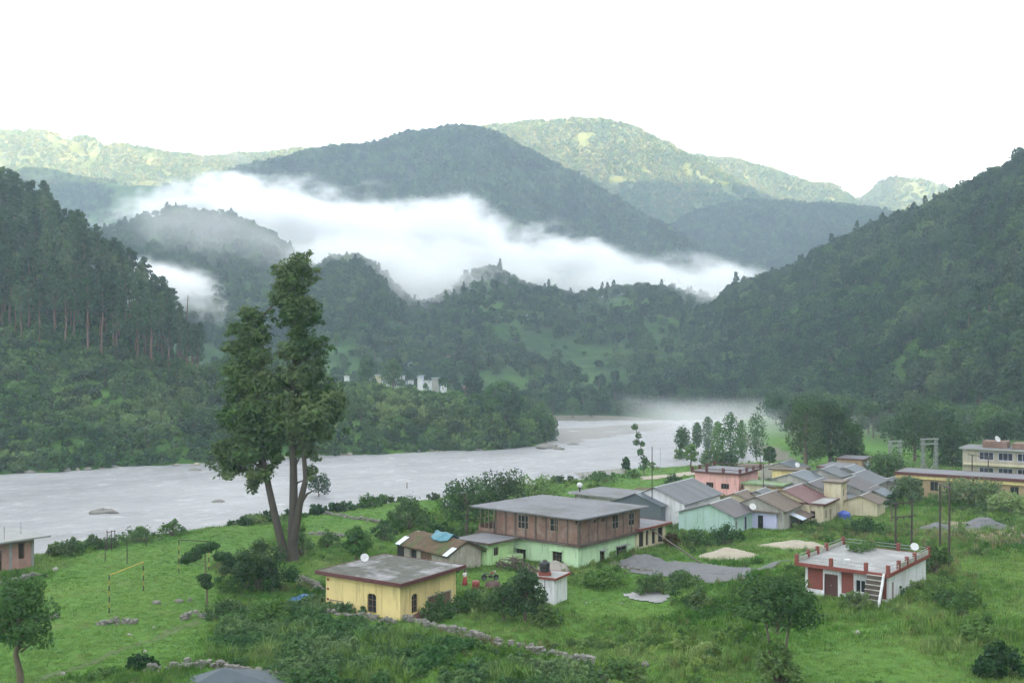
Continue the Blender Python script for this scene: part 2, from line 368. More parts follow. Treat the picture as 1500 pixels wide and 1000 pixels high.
# ------------------------------------------------------------------ haze and fog (real volumes)
def box_mesh(name, lo, hi, mat):
    x0, y0, z0 = lo; x1, y1, z1 = hi
    v = [(x0, y0, z0), (x1, y0, z0), (x1, y1, z0), (x0, y1, z0), (x0, y0, z1), (x1, y0, z1), (x1, y1, z1), (x0, y1, z1)]
    f = [(0, 3, 2, 1), (4, 5, 6, 7), (0, 1, 5, 4), (1, 2, 6, 5), (2, 3, 7, 6), (3, 0, 4, 7)]
    return np_mesh(name, v, f, mat)
hm = bpy.data.materials.new('haze_air'); hm.use_nodes = True
n = hm.node_tree.nodes; l = hm.node_tree.links
n.remove(n['Principled BSDF']); pv = n.new('ShaderNodeVolumePrincipled')
pv.inputs['Color'].default_value = (0.66, 0.81, 1.0, 1); pv.inputs['Density'].default_value = 0.00026; pv.inputs['Anisotropy'].default_value = 0.0
l.new(pv.outputs[0], n['Material Output'].inputs['Volume'])
haze = link('haze', box_mesh('haze', (-9500, -5200, -12), (9500, 9000, 945), hm)); tag(haze, kind='stuff')

def curve_z(n, l, xs, pts):
    """height as a function of world x, by a chain of map ranges"""
    tot = None
    cr_ = n.new('ShaderNodeFloatCurve'); cv = cr_.mapping.curves[0]
    x0, x1 = pts[0][0], pts[-1][0]; zs = [p[1] for p in pts]; z0, z1 = min(zs), max(zs) + 0.01
    while len(cv.points) < len(pts): cv.points.new(0.5, 0.5)
    for p, (x, z) in zip(cv.points, pts): p.location = ((x - x0) / (x1 - x0), (z - z0) / (z1 - z0))
    cr_.mapping.update()
    a = n.new('ShaderNodeMapRange'); a.inputs['From Min'].default_value = x0; a.inputs['From Max'].default_value = x1; l.new(xs, a.inputs['Value'])
    l.new(a.outputs[0], cr_.inputs['Value'])
    b = n.new('ShaderNodeMapRange'); b.inputs['To Min'].default_value = z0; b.inputs['To Max'].default_value = z1; l.new(cr_.outputs[0], b.inputs['Value'])
    return b.outputs[0]
def math_(n, l, op, a, b=None, c=None):
    m = n.new('ShaderNodeMath'); m.operation = op
    for s, v in zip(m.inputs, (a, b, c)):
        if v is None: continue
        if isinstance(v, (int, float)): s.default_value = v
        else: l.new(v, s)
    return m.outputs[0]
def mrange(n, l, v, a, b, c=0.0, d=1.0, smooth=True):
    m = n.new('ShaderNodeMapRange'); m.interpolation_type = 'SMOOTHSTEP' if smooth else 'LINEAR'
    for k, q in (('From Min', a), ('From Max', b), ('To Min', c), ('To Max', d)): m.inputs[k].default_value = q
    l.new(v, m.inputs['Value']); return m.outputs[0]
def fog(name, lo, hi, D, top, bot, dens, nscale, soft_top, soft_bot, namp, ydrop=0.0, xf=0.06):
    """a lying cloud: dense under a crisp lumpy top, thinning out downwards"""
    m = bpy.data.materials.new(name + '_vapour'); m.use_nodes = True
    n = m.node_tree.nodes; l = m.node_tree.links; n.remove(n['Principled BSDF'])
    tc = n.new('ShaderNodeTexCoord'); sx = n.new('ShaderNodeSeparateXYZ'); l.new(tc.outputs['Object'], sx.inputs[0])
    X, Y, Z = sx.outputs
    zt = curve_z(n, l, X, [((px - 750) / F * D, Zp(py, D)) for px, py in top])
    zb = curve_z(n, l, X, [((px - 750) / F * D, Zp(py, D)) for px, py in bot])
    if ydrop:
        dy = math_(n, l, 'MULTIPLY', math_(n, l, 'SUBTRACT', Y, D), ydrop)
        zt = math_(n, l, 'ADD', zt, dy); zb = math_(n, l, 'ADD', zb, dy)
    ns = noise(n, l, nscale, 7, 0.66, vec=tc.outputs['Object'], stretch=(0.7, 1, 1.2))
    nd = math_(n, l, 'SUBTRACT', ns, 0.5)
    a = mrange(n, l, math_(n, l, 'SUBTRACT', zt, Z), -soft_top, soft_top, smooth=False); b = mrange(n, l, math_(n, l, 'SUBTRACT', Z, zb), -soft_bot, soft_bot, smooth=False)
    y0 = mrange(n, l, Y, lo[1], lo[1] + (hi[1] - lo[1]) * 0.3); y1 = mrange(n, l, Y, hi[1], hi[1] - (hi[1] - lo[1]) * 0.3)
    x0 = mrange(n, l, X, lo[0], lo[0] + (hi[0] - lo[0]) * xf); x1 = mrange(n, l, X, hi[0], hi[0] - (hi[0] - lo[0]) * xf)
    d = math_(n, l, 'MINIMUM', a, b)
    for q in (y0, y1, x0, x1): d = math_(n, l, 'MINIMUM', d, q)
    # the cloud's body eroded by turbulence, so that its edges tear into wisps
    d = math_(n, l, 'MULTIPLY_ADD', nd, namp, math_(n, l, 'SUBTRACT', d, 0.42))
    d = math_(n, l, 'MULTIPLY', mrange(n, l, d, 0.0, 0.75), dens)
    pv = n.new('ShaderNodeVolumePrincipled'); pv.inputs['Color'].default_value = (0.964, 0.963, 0.980, 1); l.new(d, pv.inputs['Density'])
    l.new(pv.outputs[0], n['Material Output'].inputs['Volume'])
    o = link(name, box_mesh(name, lo, hi, m)); tag(o, kind='stuff')
    return o
def wx(px, D): return (px - 750) / F * D
fog('fog_bank', (wx(120, 1180), 1110, 40), (wx(1150, 1180), 1250, 300), 1180,
    [(120, 352), (155, 330), (200, 303), (250, 279), (310, 268), (380, 260), (430, 272), (470, 285), (560, 300), (630, 300), (690, 306), (760, 340), (840, 354), (900, 374), (950, 380), (1030, 386), (1080, 399), (1125, 410), (1150, 430)],
    [(120, 356), (155, 338), (200, 316), (250, 312), (310, 330), (380, 350), (430, 380), (470, 395), (560, 430), (630, 450), (690, 440), (760, 430), (840, 425), (900, 425), (950, 432), (1030, 444), (1080, 438), (1125, 424), (1150, 440)],
    0.08, 0.018, 32, 46, 2.5, 0.12)
fog('fog_fringe', (wx(440, 900), 760, 40), (wx(1120, 900), 990, 175), 900,
    [(440, 335), (560, 352), (640, 365), (750, 380), (850, 392), (950, 400), (1050, 410), (1120, 418)], [(440, 400), (560, 440), (640, 470), (700, 440), (750, 428), (850, 436), (950, 440), (1050, 450), (1120, 455)], 0.036, 0.022, 34, 60, 2.8, 0.12)
fog('fog_in_gully', (wx(215, 780), 640, 20), (wx(365, 780), 860, 115), 780,
    [(215, 398), (245, 400), (290, 402), (320, 416), (340, 436), (365, 458)], [(215, 440), (245, 448), (290, 458), (320, 464), (340, 468), (365, 476)], 0.09, 0.03, 12, 20, 2.2)
fog('fog_wisps', (wx(200, 900), 800, 40), (wx(520, 900), 985, 190), 900,
    [(200, 300), (260, 296), (330, 300), (400, 330), (450, 365), (520, 390)], [(200, 360), (260, 400), (330, 415), (400, 430), (450, 430), (520, 430)], 0.005, 0.02, 16, 40, 2.6)
fog('river_mist', (20, 240, -5.5), (235, 545, 17), 400,
    [(560, 583), (900, 584), (1500, 588)], [(560, 660), (900, 660), (1500, 660)], 0.007, 0.022, 5, 6, 1.3, 0.0, 0.25)
# ------------------------------------------------------------------ tree making
def tube(pts, rad, seg=7):
    pts = np.asarray(pts, float); n = len(pts); V = []
    for i in range(n):
        d = pts[min(i + 1, n - 1)] - pts[max(i - 1, 0)]; d = d / (np.linalg.norm(d) + 1e-9)
        a = np.cross(d, [0.31, 0.95, 0.05]); a /= np.linalg.norm(a); b = np.cross(d, a)
        th = np.arange(seg) / seg * 2 * math.pi
        V.append(pts[i] + rad[i] * (np.cos(th)[:, None] * a + np.sin(th)[:, None] * b))
    V = np.concatenate(V); fcs = []
    for i in range(n - 1):
        for k in range(seg):
            fcs.append((i * seg + k, i * seg + (k + 1) % seg, (i + 1) * seg + (k + 1) % seg, (i + 1) * seg + k))
    return V, np.array(fcs)
class Acc:
    def __init__(s): s.v = []; s.f = []; s.m = []; s.n = 0
    def add(s, v, f, mi=0):
        s.v.append(v); s.f.append(np.asarray(f) + s.n); s.m.append(np.full(len(f), mi)); s.n += len(v)
    def mesh(s, name, mats):
        me = np_mesh(name, np.concatenate(s.v), np.concatenate(s.f), mats)
        me.polygons.foreach_set('material_index', np.concatenate(s.m).astype(np.int32)); return me
def leaves(P, Nrm, size, rng, aspect=0.6):
    n = len(P); t = rng.normal(size=(n, 3)); t -= (t * Nrm).sum(1)[:, None] * Nrm; t /= np.linalg.norm(t, axis=1)[:, None] + 1e-9
    b = np.cross(Nrm, t); s = size * rng.uniform(0.6, 1.35, n)[:, None]; w = s * aspect * rng.uniform(0.7, 1.2, n)[:, None]
    V = np.stack([P + t * s, P + b * w + t * s * 0.1, P - t * s * 0.8, P - b * w], 1).reshape(-1, 3)
    return V, np.arange(4 * n).reshape(n, 4)
def clump(c, r, n, size, rng, up=0.35, shell=0.55):
    """leaves through an ellipsoid, thicker near its skin"""
    d = rng.normal(size=(n, 3)); d /= np.linalg.norm(d, axis=1)[:, None]
    rr = shell + (1 - shell) * rng.random(n) ** 0.7
    lump = 1 + 0.22 * np.sin(d[:, 0] * 5 + c[0] * 3) * np.cos(d[:, 1] * 4 + c[1] * 2)
    P = np.asarray(c) + d * rr[:, None] * lump[:, None] * np.asarray(r)
    N = d + rng.normal(size=(n, 3)) * 0.6 + np.array([0, 0, up]); N /= np.linalg.norm(N, axis=1)[:, None]
    return leaves(P, N, size, rng)
def bent(p0, p1, n, wob, rng):
    p0 = np.asarray(p0, float); p1 = np.asarray(p1, float); t = np.linspace(0, 1, n)[:, None]
    p = p0 + (p1 - p0) * t; p[1:-1] += rng.normal(size=(n - 2, 3)) * wob; return p
def broadleaf(h, w, ncl, nlv, size, seed, trunk=0.35, flat=0.75, stems=1, lean=0.0):
    """one tree: (wood accumulator, leaf accumulator)"""
    rng = np.random.default_rng(seed); W = Acc(); L = Acc()
    top = np.array([lean * h, 0, h * 0.8]); tr = (h * 0.022 + 0.05) * (0.55 if stems > 1 else 1)
    for s_ in range(stems):
        off = np.array([rng.uniform(-.05, .05) * h, rng.uniform(-.05, .05) * h, 0]) * (stems > 1)
        off = off * 1.2; tp = top + np.array([(s_ - (stems - 1) / 2) * w * .34 * (stems > 1) + rng.uniform(-.12, .12) * w * (stems > 1), rng.uniform(-.12, .12) * w * (stems > 1), 0])
        pts = bent(off * 0.4 + [0, 0, -0.4], tp + off, 6, h * 0.012, rng); W.add(*tube(pts, np.linspace(tr * 1.25, tr * 0.3, 6)))
    for k in range(ncl):
        a = k * 2.399 + rng.uniform(-.4, .4); q = (k + 0.5) / ncl; hz = h * (trunk + (1 - trunk) * (0.18 + 0.7 * q ** 0.9)); rad = w * 0.5 * (0.35 + 0.65 * math.sin(math.pi * (0.25 + 0.66 * q))) * rng.uniform(0.45, 0.8)
        c = np.array([lean * hz + rad * math.cos(a), rad * math.sin(a), hz]); r = w * rng.uniform(0.17, 0.26) * (1.15 - 0.3 * q)
        st = np.array([lean * hz, 0, hz * 0.72]); W.add(*tube(bent(st, c, 4, h * 0.01, rng), np.linspace(tr * 0.42, tr * 0.1, 4), 5))
        L.add(*clump(c, (r, r, r * flat), nlv // ncl, size, rng))
    return W, L
def pine(h, w, seed, nlv=420, bare=0.45, size=0.7):
    rng = np.random.default_rng(seed); W = Acc(); L = Acc(); tr = h * 0.011 + 0.06
    pts = bent((0, 0, -0.6), (rng.uniform(-.4, .4), rng.uniform(-.4, .4), h * 0.97), 7, 0.12, rng); W.add(*tube(pts, np.linspace(tr * 1.2, tr * 0.2, 7)))
    nb = 15
    for k in range(nb):
        q = (k + rng.uniform(0, .6)) / nb; z = h * (bare + (1 - bare) * q); rad = w * 0.5 * (1.05 - q) ** 0.75 * rng.uniform(0.4, 0.95); a = k * 2.4 + rng.uniform(-.5, .5)
        c = np.array([rad * math.cos(a), rad * math.sin(a), z + rad * 0.1]); r = (0.13 + 0.15 * (1 - q)) * w
        W.add(*tube(bent((0, 0, z - 0.5), c, 3, 0.05, rng), np.linspace(tr * 0.3, tr * 0.08, 3), 4))
        L.add(*clump(c, (r, r, r * 0.62), nlv // nb, size, rng, up=0.6))
    L.add(*clump((0, 0, h * 0.96), (w * .12, w * .12, h * .06), nlv // 12, size * .8, rng))
    return W, L
def column_tree(h, w, seed, nlv=700, size=0.45):
    rng = np.random.default_rng(seed); W = Acc(); L = Acc()
    W.add(*tube(bent((0, 0, -.4), (0, 0, h * .92), 6, 0.06, rng), np.linspace(h * .016 + .05, .03, 6)))
    for k in range(16):
        q = (k + .5) / 16; rad = w * .22 * math.sin(math.pi * (0.12 + .8 * q)); a = k * 2.4
        r = w * (.20 + .16 * math.sin(math.pi * q)) * rng.uniform(.8, 1.15)
        L.add(*clump((rad * math.cos(a), rad * math.sin(a), h * (.12 + .85 * q)), (r, r, r * 1.5), nlv // 16, size, rng))
    return W, L
def whole(W, L, name, mats):
    Q = Acc()
    for v, f in zip(W.v, W.f): Q.v.append(v); Q.f.append(f); Q.m.append(np.zeros(len(f)))
    nb = sum(len(v) for v in W.v)
    for v, f in zip(L.v, L.f): Q.v.append(v); Q.f.append(f + nb); Q.m.append(np.ones(len(f)))
    return Q.mesh(name, mats)

bark = plain('bark', (0.13, 0.10, 0.075), 0.9, 0.4, 4, bmp=0.4)
pine_bark = plain('pine_bark', (0.14, 0.085, 0.06), 0.9, 0.4, 3, bmp=0.4)
leaf_dark = leafmat('leaf_dark', [(0.026, 0.058, 0.024), (0.050, 0.102, 0.036), (0.088, 0.160, 0.052)])
leaf_mid = leafmat('leaf_mid', [(0.040, 0.090, 0.026), (0.074, 0.152, 0.040), (0.125, 0.220, 0.058)])
leaf_pale = leafmat('leaf_pale', [(0.060, 0.120, 0.030), (0.105, 0.190, 0.044), (0.165, 0.260, 0.066)])
leaf_pine = leafmat('leaf_pine', [(0.026, 0.056, 0.026), (0.046, 0.092, 0.038), (0.078, 0.138, 0.050)])
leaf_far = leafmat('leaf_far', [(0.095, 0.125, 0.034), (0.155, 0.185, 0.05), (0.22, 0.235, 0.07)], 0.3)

# prototypes for woods nobody could count (kept out of the scene, instanced by geometry nodes)
def hidden(name, meshes):
    c = bpy.data.collections.new(name)
    for i, me in enumerate(meshes):
        o = bpy.data.objects.new('%s_%d' % (name, i), me); c.objects.link(o)
    return c
def scatter_group(coll):
    g = bpy.data.node_groups.new('scatter', 'GeometryNodeTree')
    g.interface.new_socket('Geometry', in_out='INPUT', socket_type='NodeSocketGeometry'); g.interface.new_socket('Geometry', in_out='OUTPUT', socket_type='NodeSocketGeometry')
    n = g.nodes; l = g.links
    gi = n.new('NodeGroupInput'); go = n.new('NodeGroupOutput'); ip = n.new('GeometryNodeInstanceOnPoints'); ci = n.new('GeometryNodeCollectionInfo')
    ci.inputs['Collection'].default_value = coll; ci.inputs['Separate Children'].default_value = True; ci.inputs['Reset Children'].default_value = True
    ip.inputs['Pick Instance'].default_value = True
    l.new(gi.outputs[0], ip.inputs['Points']); l.new(ci.outputs[0], ip.inputs['Instance'])
    for nm, ty, so in (('scl', 'FLOAT_VECTOR', 'Scale'), ('rot', 'FLOAT_VECTOR', 'Rotation'), ('pick', 'INT', 'Instance Index')):
        a = n.new('GeometryNodeInputNamedAttribute'); a.data_type = ty; a.inputs['Name'].default_value = nm
        l.new(a.outputs['Attribute'], ip.inputs[so])
    l.new(ip.outputs[0], go.inputs[0]); return g
def scatter(name, pts, coll, s0, s1, rng, pick=None, tilt=0.05, squash=0.25, last=None):
    n = len(pts); me = bpy.data.meshes.new(name); me.vertices.add(n); me.vertices.foreach_set('co', np.asarray(pts, np.float32).ravel())
    s = rng.uniform(s0, s1, n) if np.isscalar(s0) else s0
    sc = np.stack([s * rng.uniform(1 - squash, 1 + squash, n), s * rng.uniform(1 - squash, 1 + squash, n), s * rng.uniform(1 - squash, 1 + squash, n)], 1)
    rt = np.stack([rng.normal(0, tilt, n), rng.normal(0, tilt, n), rng.uniform(0, 6.283, n)], 1)
    a = me.attributes.new('scl', 'FLOAT_VECTOR', 'POINT'); a.data.foreach_set('vector', sc.astype(np.float32).ravel())
    a = me.attributes.new('rot', 'FLOAT_VECTOR', 'POINT'); a.data.foreach_set('vector', rt.astype(np.float32).ravel())
    k = (rng.integers(0, len(coll.objects), n) if last is None else np.where(rng.random(n) < last, len(coll.objects) - 1, rng.integers(0, len(coll.objects) - 1, n))) if pick is None else pick
    a = me.attributes.new('pick', 'INT', 'POINT'); a.data.foreach_set('value', k.astype(np.int32))
    o = link(name, me); md = o.modifiers.new('scatter', 'NODES'); md.node_group = scatter_group(coll)
    tag(o, kind='stuff'); return o

wood_a = leafmat('wood_leaf', [(0.016, 0.040, 0.017), (0.030, 0.066, 0.026), (0.056, 0.108, 0.036)])
wood_b = leafmat('wood_leaf_green', [(0.024, 0.058, 0.018), (0.044, 0.096, 0.028), (0.080, 0.150, 0.040)])
far_protos = hidden('wood_tree', [whole(*broadleaf(10, 9.5, 9, 330, 0.85, 300 + i, 0.18, 0.8), 'wood_tree', [bark, [wood_a, wood_b, wood_a, wood_a][i]]) for i in range(4)] +
                    [whole(*pine(15, 7, 320, 330, 0.25, 0.8), 'wood_pine', [pine_bark, wood_a])])
tiny_protos = hidden('ridge_tree', [whole(*broadleaf(9, 10, 8, 150, 1.4, 340 + i, -0.1, 0.9), 'ridge_tree', [bark, [wood_a, wood_b, wood_a][i]]) for i in range(3)])
pale_protos = hidden('peak_tree', [whole(*broadleaf(10, 11, 5, 70, 2.0, 350 + i, 0.1, 0.85), 'peak_tree', [bark, [leaf_far, leaf_mid][i]]) for i in range(2)])
scrub_protos = hidden('scrub', [whole(*broadleaf(2.6, 3.4, 6, 230, 0.32, 360 + i, 0.02, 0.8), 'scrub', [bark, [leaf_mid, leaf_dark, leaf_mid, wood_b][i]]) for i in range(4)])

def wood(name, hill, n, c0, c1, t0, t1, protos, s0, s1, seed, holes=None, sink=0.3):
    rng = np.random.default_rng(seed); p, c, t = hill.scatter(n, c0, c1, t0, t1, rng)
    if holes is not None:
        k = holes(p, c, t) > rng.random(len(p)); p = p[k]
    p[:, 2] -= sink
    return scatter(name, p, protos, s0, s1, rng, last=.06 if protos is far_protos else None)
def glades(sc, thr, seed):
    return lambda p, c, t: sstep(thr - 0.12, thr + 0.12, 0.5 + 0.5 * fbm(p[:, 0] / sc, p[:, 1] / sc, seed, 3) + 0.0)
wood('right_hill_forest', R, 8500, 770, 1620, 0.2, 2.12, far_protos, 0.3, 1.0, 401, glades(60, 0.27, 402))
def mid_holes(p, c, t):
    py = HY - (p[:, 2] - CZ) / p[:, 1] * F
    g = sstep(0.30, 0.55, 0.5 + 0.5 * fbm(p[:, 0] / 55, p[:, 1] / 55, 404, 3))
    field = (c > 735) & (c < 925) & (py > 498) & (py < 575) & (0.5 + 0.5 * fbm(p[:, 0] / 30, p[:, 1] / 30, 405, 2) < 0.62)
    return np.where(field, 0.06, 0.22 + 0.78 * g)
wood('valley_hill_forest', B2, 6400, 260, 1180, 0.1, 2.1, far_protos, 0.3, 0.95, 403, mid_holes)
wood('valley_hill_crest_wood', B2, 420, 380, 1100, 1.85, 2.03, far_protos, 0.4, 0.95, 424)
wood('spur_hill_forest', B1, 4600, -80, 620, 0.3, 2.1, far_protos, 0.35, 1.0, 406, glades(70, 0.25, 407))
wood('dark_ridge_forest', C_, 9000, 190, 1200, 0.5, 2.08, tiny_protos, 0.6, 1.25, 408, glades(130, 0.24, 409))
wood('dark_ridge_crest_wood', C_, 1500, 250, 1150, 1.88, 2.03, tiny_protos, 0.45, 1.0, 422)
wood('shaded_shoulder_forest', D3, 8000, 900, 1420, 0.9, 2.08, tiny_protos, 0.5, 1.1, 410, glades(150, 0.42, 411))
wood('near_far_hill_forest', F2, 5000, -60, 430, 1.0, 2.08, tiny_protos, 0.5, 1.1, 412, glades(150, 0.45, 413))
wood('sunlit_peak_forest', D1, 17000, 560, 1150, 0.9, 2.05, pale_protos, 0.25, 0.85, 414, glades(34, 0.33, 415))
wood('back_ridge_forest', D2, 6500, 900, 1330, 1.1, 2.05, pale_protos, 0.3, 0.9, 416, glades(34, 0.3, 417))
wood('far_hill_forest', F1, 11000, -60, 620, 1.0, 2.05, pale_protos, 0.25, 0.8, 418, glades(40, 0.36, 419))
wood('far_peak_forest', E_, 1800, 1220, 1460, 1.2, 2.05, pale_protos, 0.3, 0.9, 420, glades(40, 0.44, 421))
# scrub over the far bank
def bank_holes(p, c, t):
    return 0.25 + 0.75 * sstep(0.3, 0.6, 0.5 + 0.5 * fbm(p[:, 0] / 16, p[:, 1] / 16, 431, 3))
wood('far_bank_scrub', A, 6400, -60, 808, 0.0, 1.5, scrub_protos, 0.5, 1.5, 430, bank_holes)

# trees one can tell apart on the far side of the river
def copies(protos, spots, label, cat, group, name, sub=None):
    for i, (x, y, z, s, pk) in enumerate(spots):
        o = bpy.data.objects.new(name, protos[pk]); COL.objects.link(o)
        o.location = (x, y, z); o.scale = (s * rnd.uniform(.88, 1.12), s * rnd.uniform(.88, 1.12), s); o.rotation_euler = (rnd.gauss(0, .02), rnd.gauss(0, .02), rnd.uniform(0, 6.28))
        tag(o, label, cat, group)
def thin(p, dmin):
    out = []
    for i in range(len(p)):
        if all((p[i, 0] - p[j, 0]) ** 2 + (p[i, 1] - p[j, 1]) ** 2 > dmin ** 2 for j in out): out.append(i)
    return out
rng = np.random.default_rng(440)
pine_m = [whole(*pine(22, 6.8, 441 + i, 900, [0.54, 0.48, 0.60, 0.50][i], 0.42), 'hill_pine', [pine_bark, leaf_pine]) for i in range(4)]
p, c, t = A.scatter(2600, -75, 292, 1.0, 2.12, rng); k = thin(p, 4.6)[:290]
copies(pine_m, [(p[i, 0], p[i, 1], p[i, 2], rng.uniform(0.8, 1.18) * (1 if c[i] < 255 else 0.8), int(rng.integers(4))) for i in k],
       'tall slender pine with a bare trunk in the dense stand on the left hillside', 'tree', 'pines of the left hillside stand', 'pine_tree')
bank_m = [whole(*broadleaf(8, 7.5, 9, 900, 0.42, 450 + i, 0.15, 0.8), 'bank_tree', [bark, [leaf_mid, leaf_dark, wood_b, leaf_dark][i]]) for i in range(4)]
p, c, t = A.scatter(1500, -60, 330, 0.12, 1.06, rng); k = thin(p, 8)[:95]
copies(bank_m, [(p[i, 0], p[i, 1], p[i, 2], rng.uniform(0.45, 0.95) + 0.45 * (c[i] > 255), int(rng.integers(4))) for i in k],
       'bushy green tree among the scrub of the left far bank, below the pines', 'tree', 'trees on the left far bank', 'bank_tree')
p, c, t = A.scatter(1500, 330, 805, 0.12, 1.75, rng); py = HY - (p[:, 2] - CZ) / p[:, 1] * F
ok = [i for i in range(len(p)) if not (500 < c[i] < 585 and 0.72 < t[i] < 1.8) and not (480 < c[i] < 725 and t[i] > 0.8)]
p, c, t = p[ok], c[ok], t[ok]; k = thin(p, 7)[:120]
copies(bank_m, [(p[i, 0], p[i, 1], p[i, 2], rng.uniform(0.55, 0.95) + 0.45 * (c[i] < 470) + 0.35 * (c[i] > 710), int(rng.integers(4))) for i in k],
       'rounded green tree on the wooded point of the far bank across the river', 'tree', 'trees on the far bank point', 'point_tree')
hs_m = [whole(*broadleaf(11, 10, 10, 800, 0.6, 460 + i, 0.16, 0.8), 'hillside_tree', [bark, [wood_a, wood_b, leaf_dark, wood_a][i]]) for i in range(4)]
p, c, t = R.scatter(1800, 760, 1560, 0.0, 0.3, rng); k = thin(p, 8.5)[:230]
copies(hs_m, [(p[i, 0], p[i, 1], p[i, 2] - .3, rng.uniform(0.5, 1.05), int(rng.integers(4))) for i in k],
       'dark green tree at the foot of the wooded right hillside', 'tree', 'trees at the foot of the right hillside', 'hillside_tree')
xs_ = rng.uniform(8, 150, 400); ys_ = rng.uniform(484, 540, 400); q_ = np.stack([xs_, ys_], 1); zq = G(xs_, ys_); k = [i for i in thin(q_, 7) if zq[i] > -4.9][:70]
xs2 = rng.uniform(80, 230, 1100); ys2 = rng.uniform(262, 465, 1100); q2 = np.stack([xs2, ys2], 1); z2 = G(xs2, ys2); k2 = [i for i in thin(q2, 9) if z2[i] > -3.5 and (xs2[i] > 0.262 * ys2[i]) and ys2[i] > 262 + max(0, 130 - xs2[i]) * 1.1][:170]
copies(hs_m, [(xs_[i], ys_[i], zq[i] - .5, rng.uniform(0.45, 0.9), int(rng.integers(4))) for i in k] + [(xs2[i], ys2[i], z2[i] - .4, rng.uniform(0.6, 1.25), int(rng.integers(4))) for i in k2],
       'dark green tree on the flat valley floor between the river and the right hill', 'tree', 'trees along the valley floor', 'valley_tree')
p, c, t = R.scatter(2600, 1040, 1540, 1.93, 2.07, rng); k = thin(p, 10)[:48]
copies(hs_m, [(p[i, 0], p[i, 1], p[i, 2] - .3, rng.uniform(0.5, 1.05), int(rng.integers(4))) for i in k],
       'dark tree standing on the skyline crest of the right hillside', 'tree', 'skyline trees of the right hillside', 'skyline_tree')
# ------------------------------------------------------------------ mesh pieces for buildings and objects
class MB:
    def __init__(s): s.v = []; s.f = []; s.mi = []
    def quadbox(s, P, mi=0):
        """eight corners: bottom ring then top ring"""
        b = len(s.v); s.v += [tuple(p) for p in P]
        for f in ((0, 3, 2, 1), (4, 5, 6, 7), (0, 1, 5, 4), (1, 2, 6, 5), (2, 3, 7, 6), (3, 0, 4, 7)):
            s.f.append(tuple(b + k for k in f)); s.mi.append(mi)
        return s
    def box(s, x0, x1, y0, y1, z0, z1, mi=0):
        return s.quadbox([(x0, y0, z0), (x1, y0, z0), (x1, y1, z0), (x0, y1, z0), (x0, y0, z1), (x1, y0, z1), (x1, y1, z1), (x0, y1, z1)], mi)
    def bar(s, p, q, w, h=None, mi=0):
        p = np.asarray(p, float); q = np.asarray(q, float); d = q - p; d /= np.linalg.norm(d); h = h or w
        r = np.cross(d, [0, 0, 1.0] if abs(d[2]) < .95 else [1.0, 0, 0]); r /= np.linalg.norm(r); u = np.cross(r, d)
        P = [e + a * r * w / 2 + b * u * h / 2 for e in (p, q) for a, b in ((-1, -1), (1, -1), (1, 1), (-1, 1))]
        return s.quadbox(P, mi)
    def tube(s, pts, rad, seg=8, mi=0, cap=True):
        if np.isscalar(rad): rad = [rad] * len(pts)
        V, f = tube(pts, rad, seg); b = len(s.v); s.v += [tuple(p) for p in V]; s.f += [tuple(int(k) + b for k in q) for q in f]; s.mi += [mi] * len(f)
        if cap:
            s.f.append(tuple(b + k for k in range(seg))[::-1]); s.f.append(tuple(b + len(V) - seg + k for k in range(seg))); s.mi += [mi, mi]
        return s
    def prism(s, poly, axis, a0, a1, mi=0):
        """polygon (u,z) pushed along x ('x') or y ('y')"""
        b = len(s.v); k = len(poly)
        for a in (a0, a1): s.v += [((a, u, z) if axis == 'x' else (u, a, z)) for u, z in poly]
        s.f.append(tuple(b + i for i in range(k))); s.f.append(tuple(b + k + i for i in reversed(range(k)))); s.mi += [mi, mi]
        for i in range(k): s.f.append((b + i, b + k + i, b + k + (i + 1) % k, b + (i + 1) % k)); s.mi.append(mi)
        return s
    def lathe(s, prof, c=(0, 0, 0), seg=14, mi=0):
        b = len(s.v); k = len(prof)
        for r, z in prof:
            for i in range(seg):
                t = i / seg * 2 * math.pi; s.v.append((c[0] + r * math.cos(t), c[1] + r * math.sin(t), c[2] + z))
        for j in range(k - 1):
            for i in range(seg):
                s.f.append((b + j * seg + i, b + j * seg + (i + 1) % seg, b + (j + 1) * seg + (i + 1) % seg, b + (j + 1) * seg + i)); s.mi.append(mi)
        s.f.append(tuple(b + i for i in range(seg))[::-1]); s.f.append(tuple(b + (k - 1) * seg + i for i in range(seg))); s.mi += [mi, mi]
        return s
    def build(s, name, mat, parent=None, loc=None, smooth=False, bevel=0):
        me = bpy.data.meshes.new(name); me.from_pydata(s.v, [], s.f)
        for m in (mat if isinstance(mat, list) else [mat]): me.materials.append(m)
        me.polygons.foreach_set('material_index', s.mi)
        bm = bmesh.new(); bm.from_mesh(me); bmesh.ops.recalc_face_normals(bm, faces=bm.faces); bm.to_mesh(me); bm.free()
        if smooth: me.polygons.foreach_set('use_smooth', [True] * len(me.polygons))
        o = link(name, me, parent, loc)
        if bevel:
            bv = o.modifiers.new('bevel', 'BEVEL'); bv.width = bevel; bv.segments = 2; bv.limit_method = 'ANGLE'
        return o
def thing(name, loc, yaw, label, cat, group=None):
    o = bpy.data.objects.new(name, None); COL.objects.link(o); o.location = loc; o.rotation_euler = (0, 0, math.radians(yaw)); o.empty_display_size = .3
    return tag(o, label, cat, group)

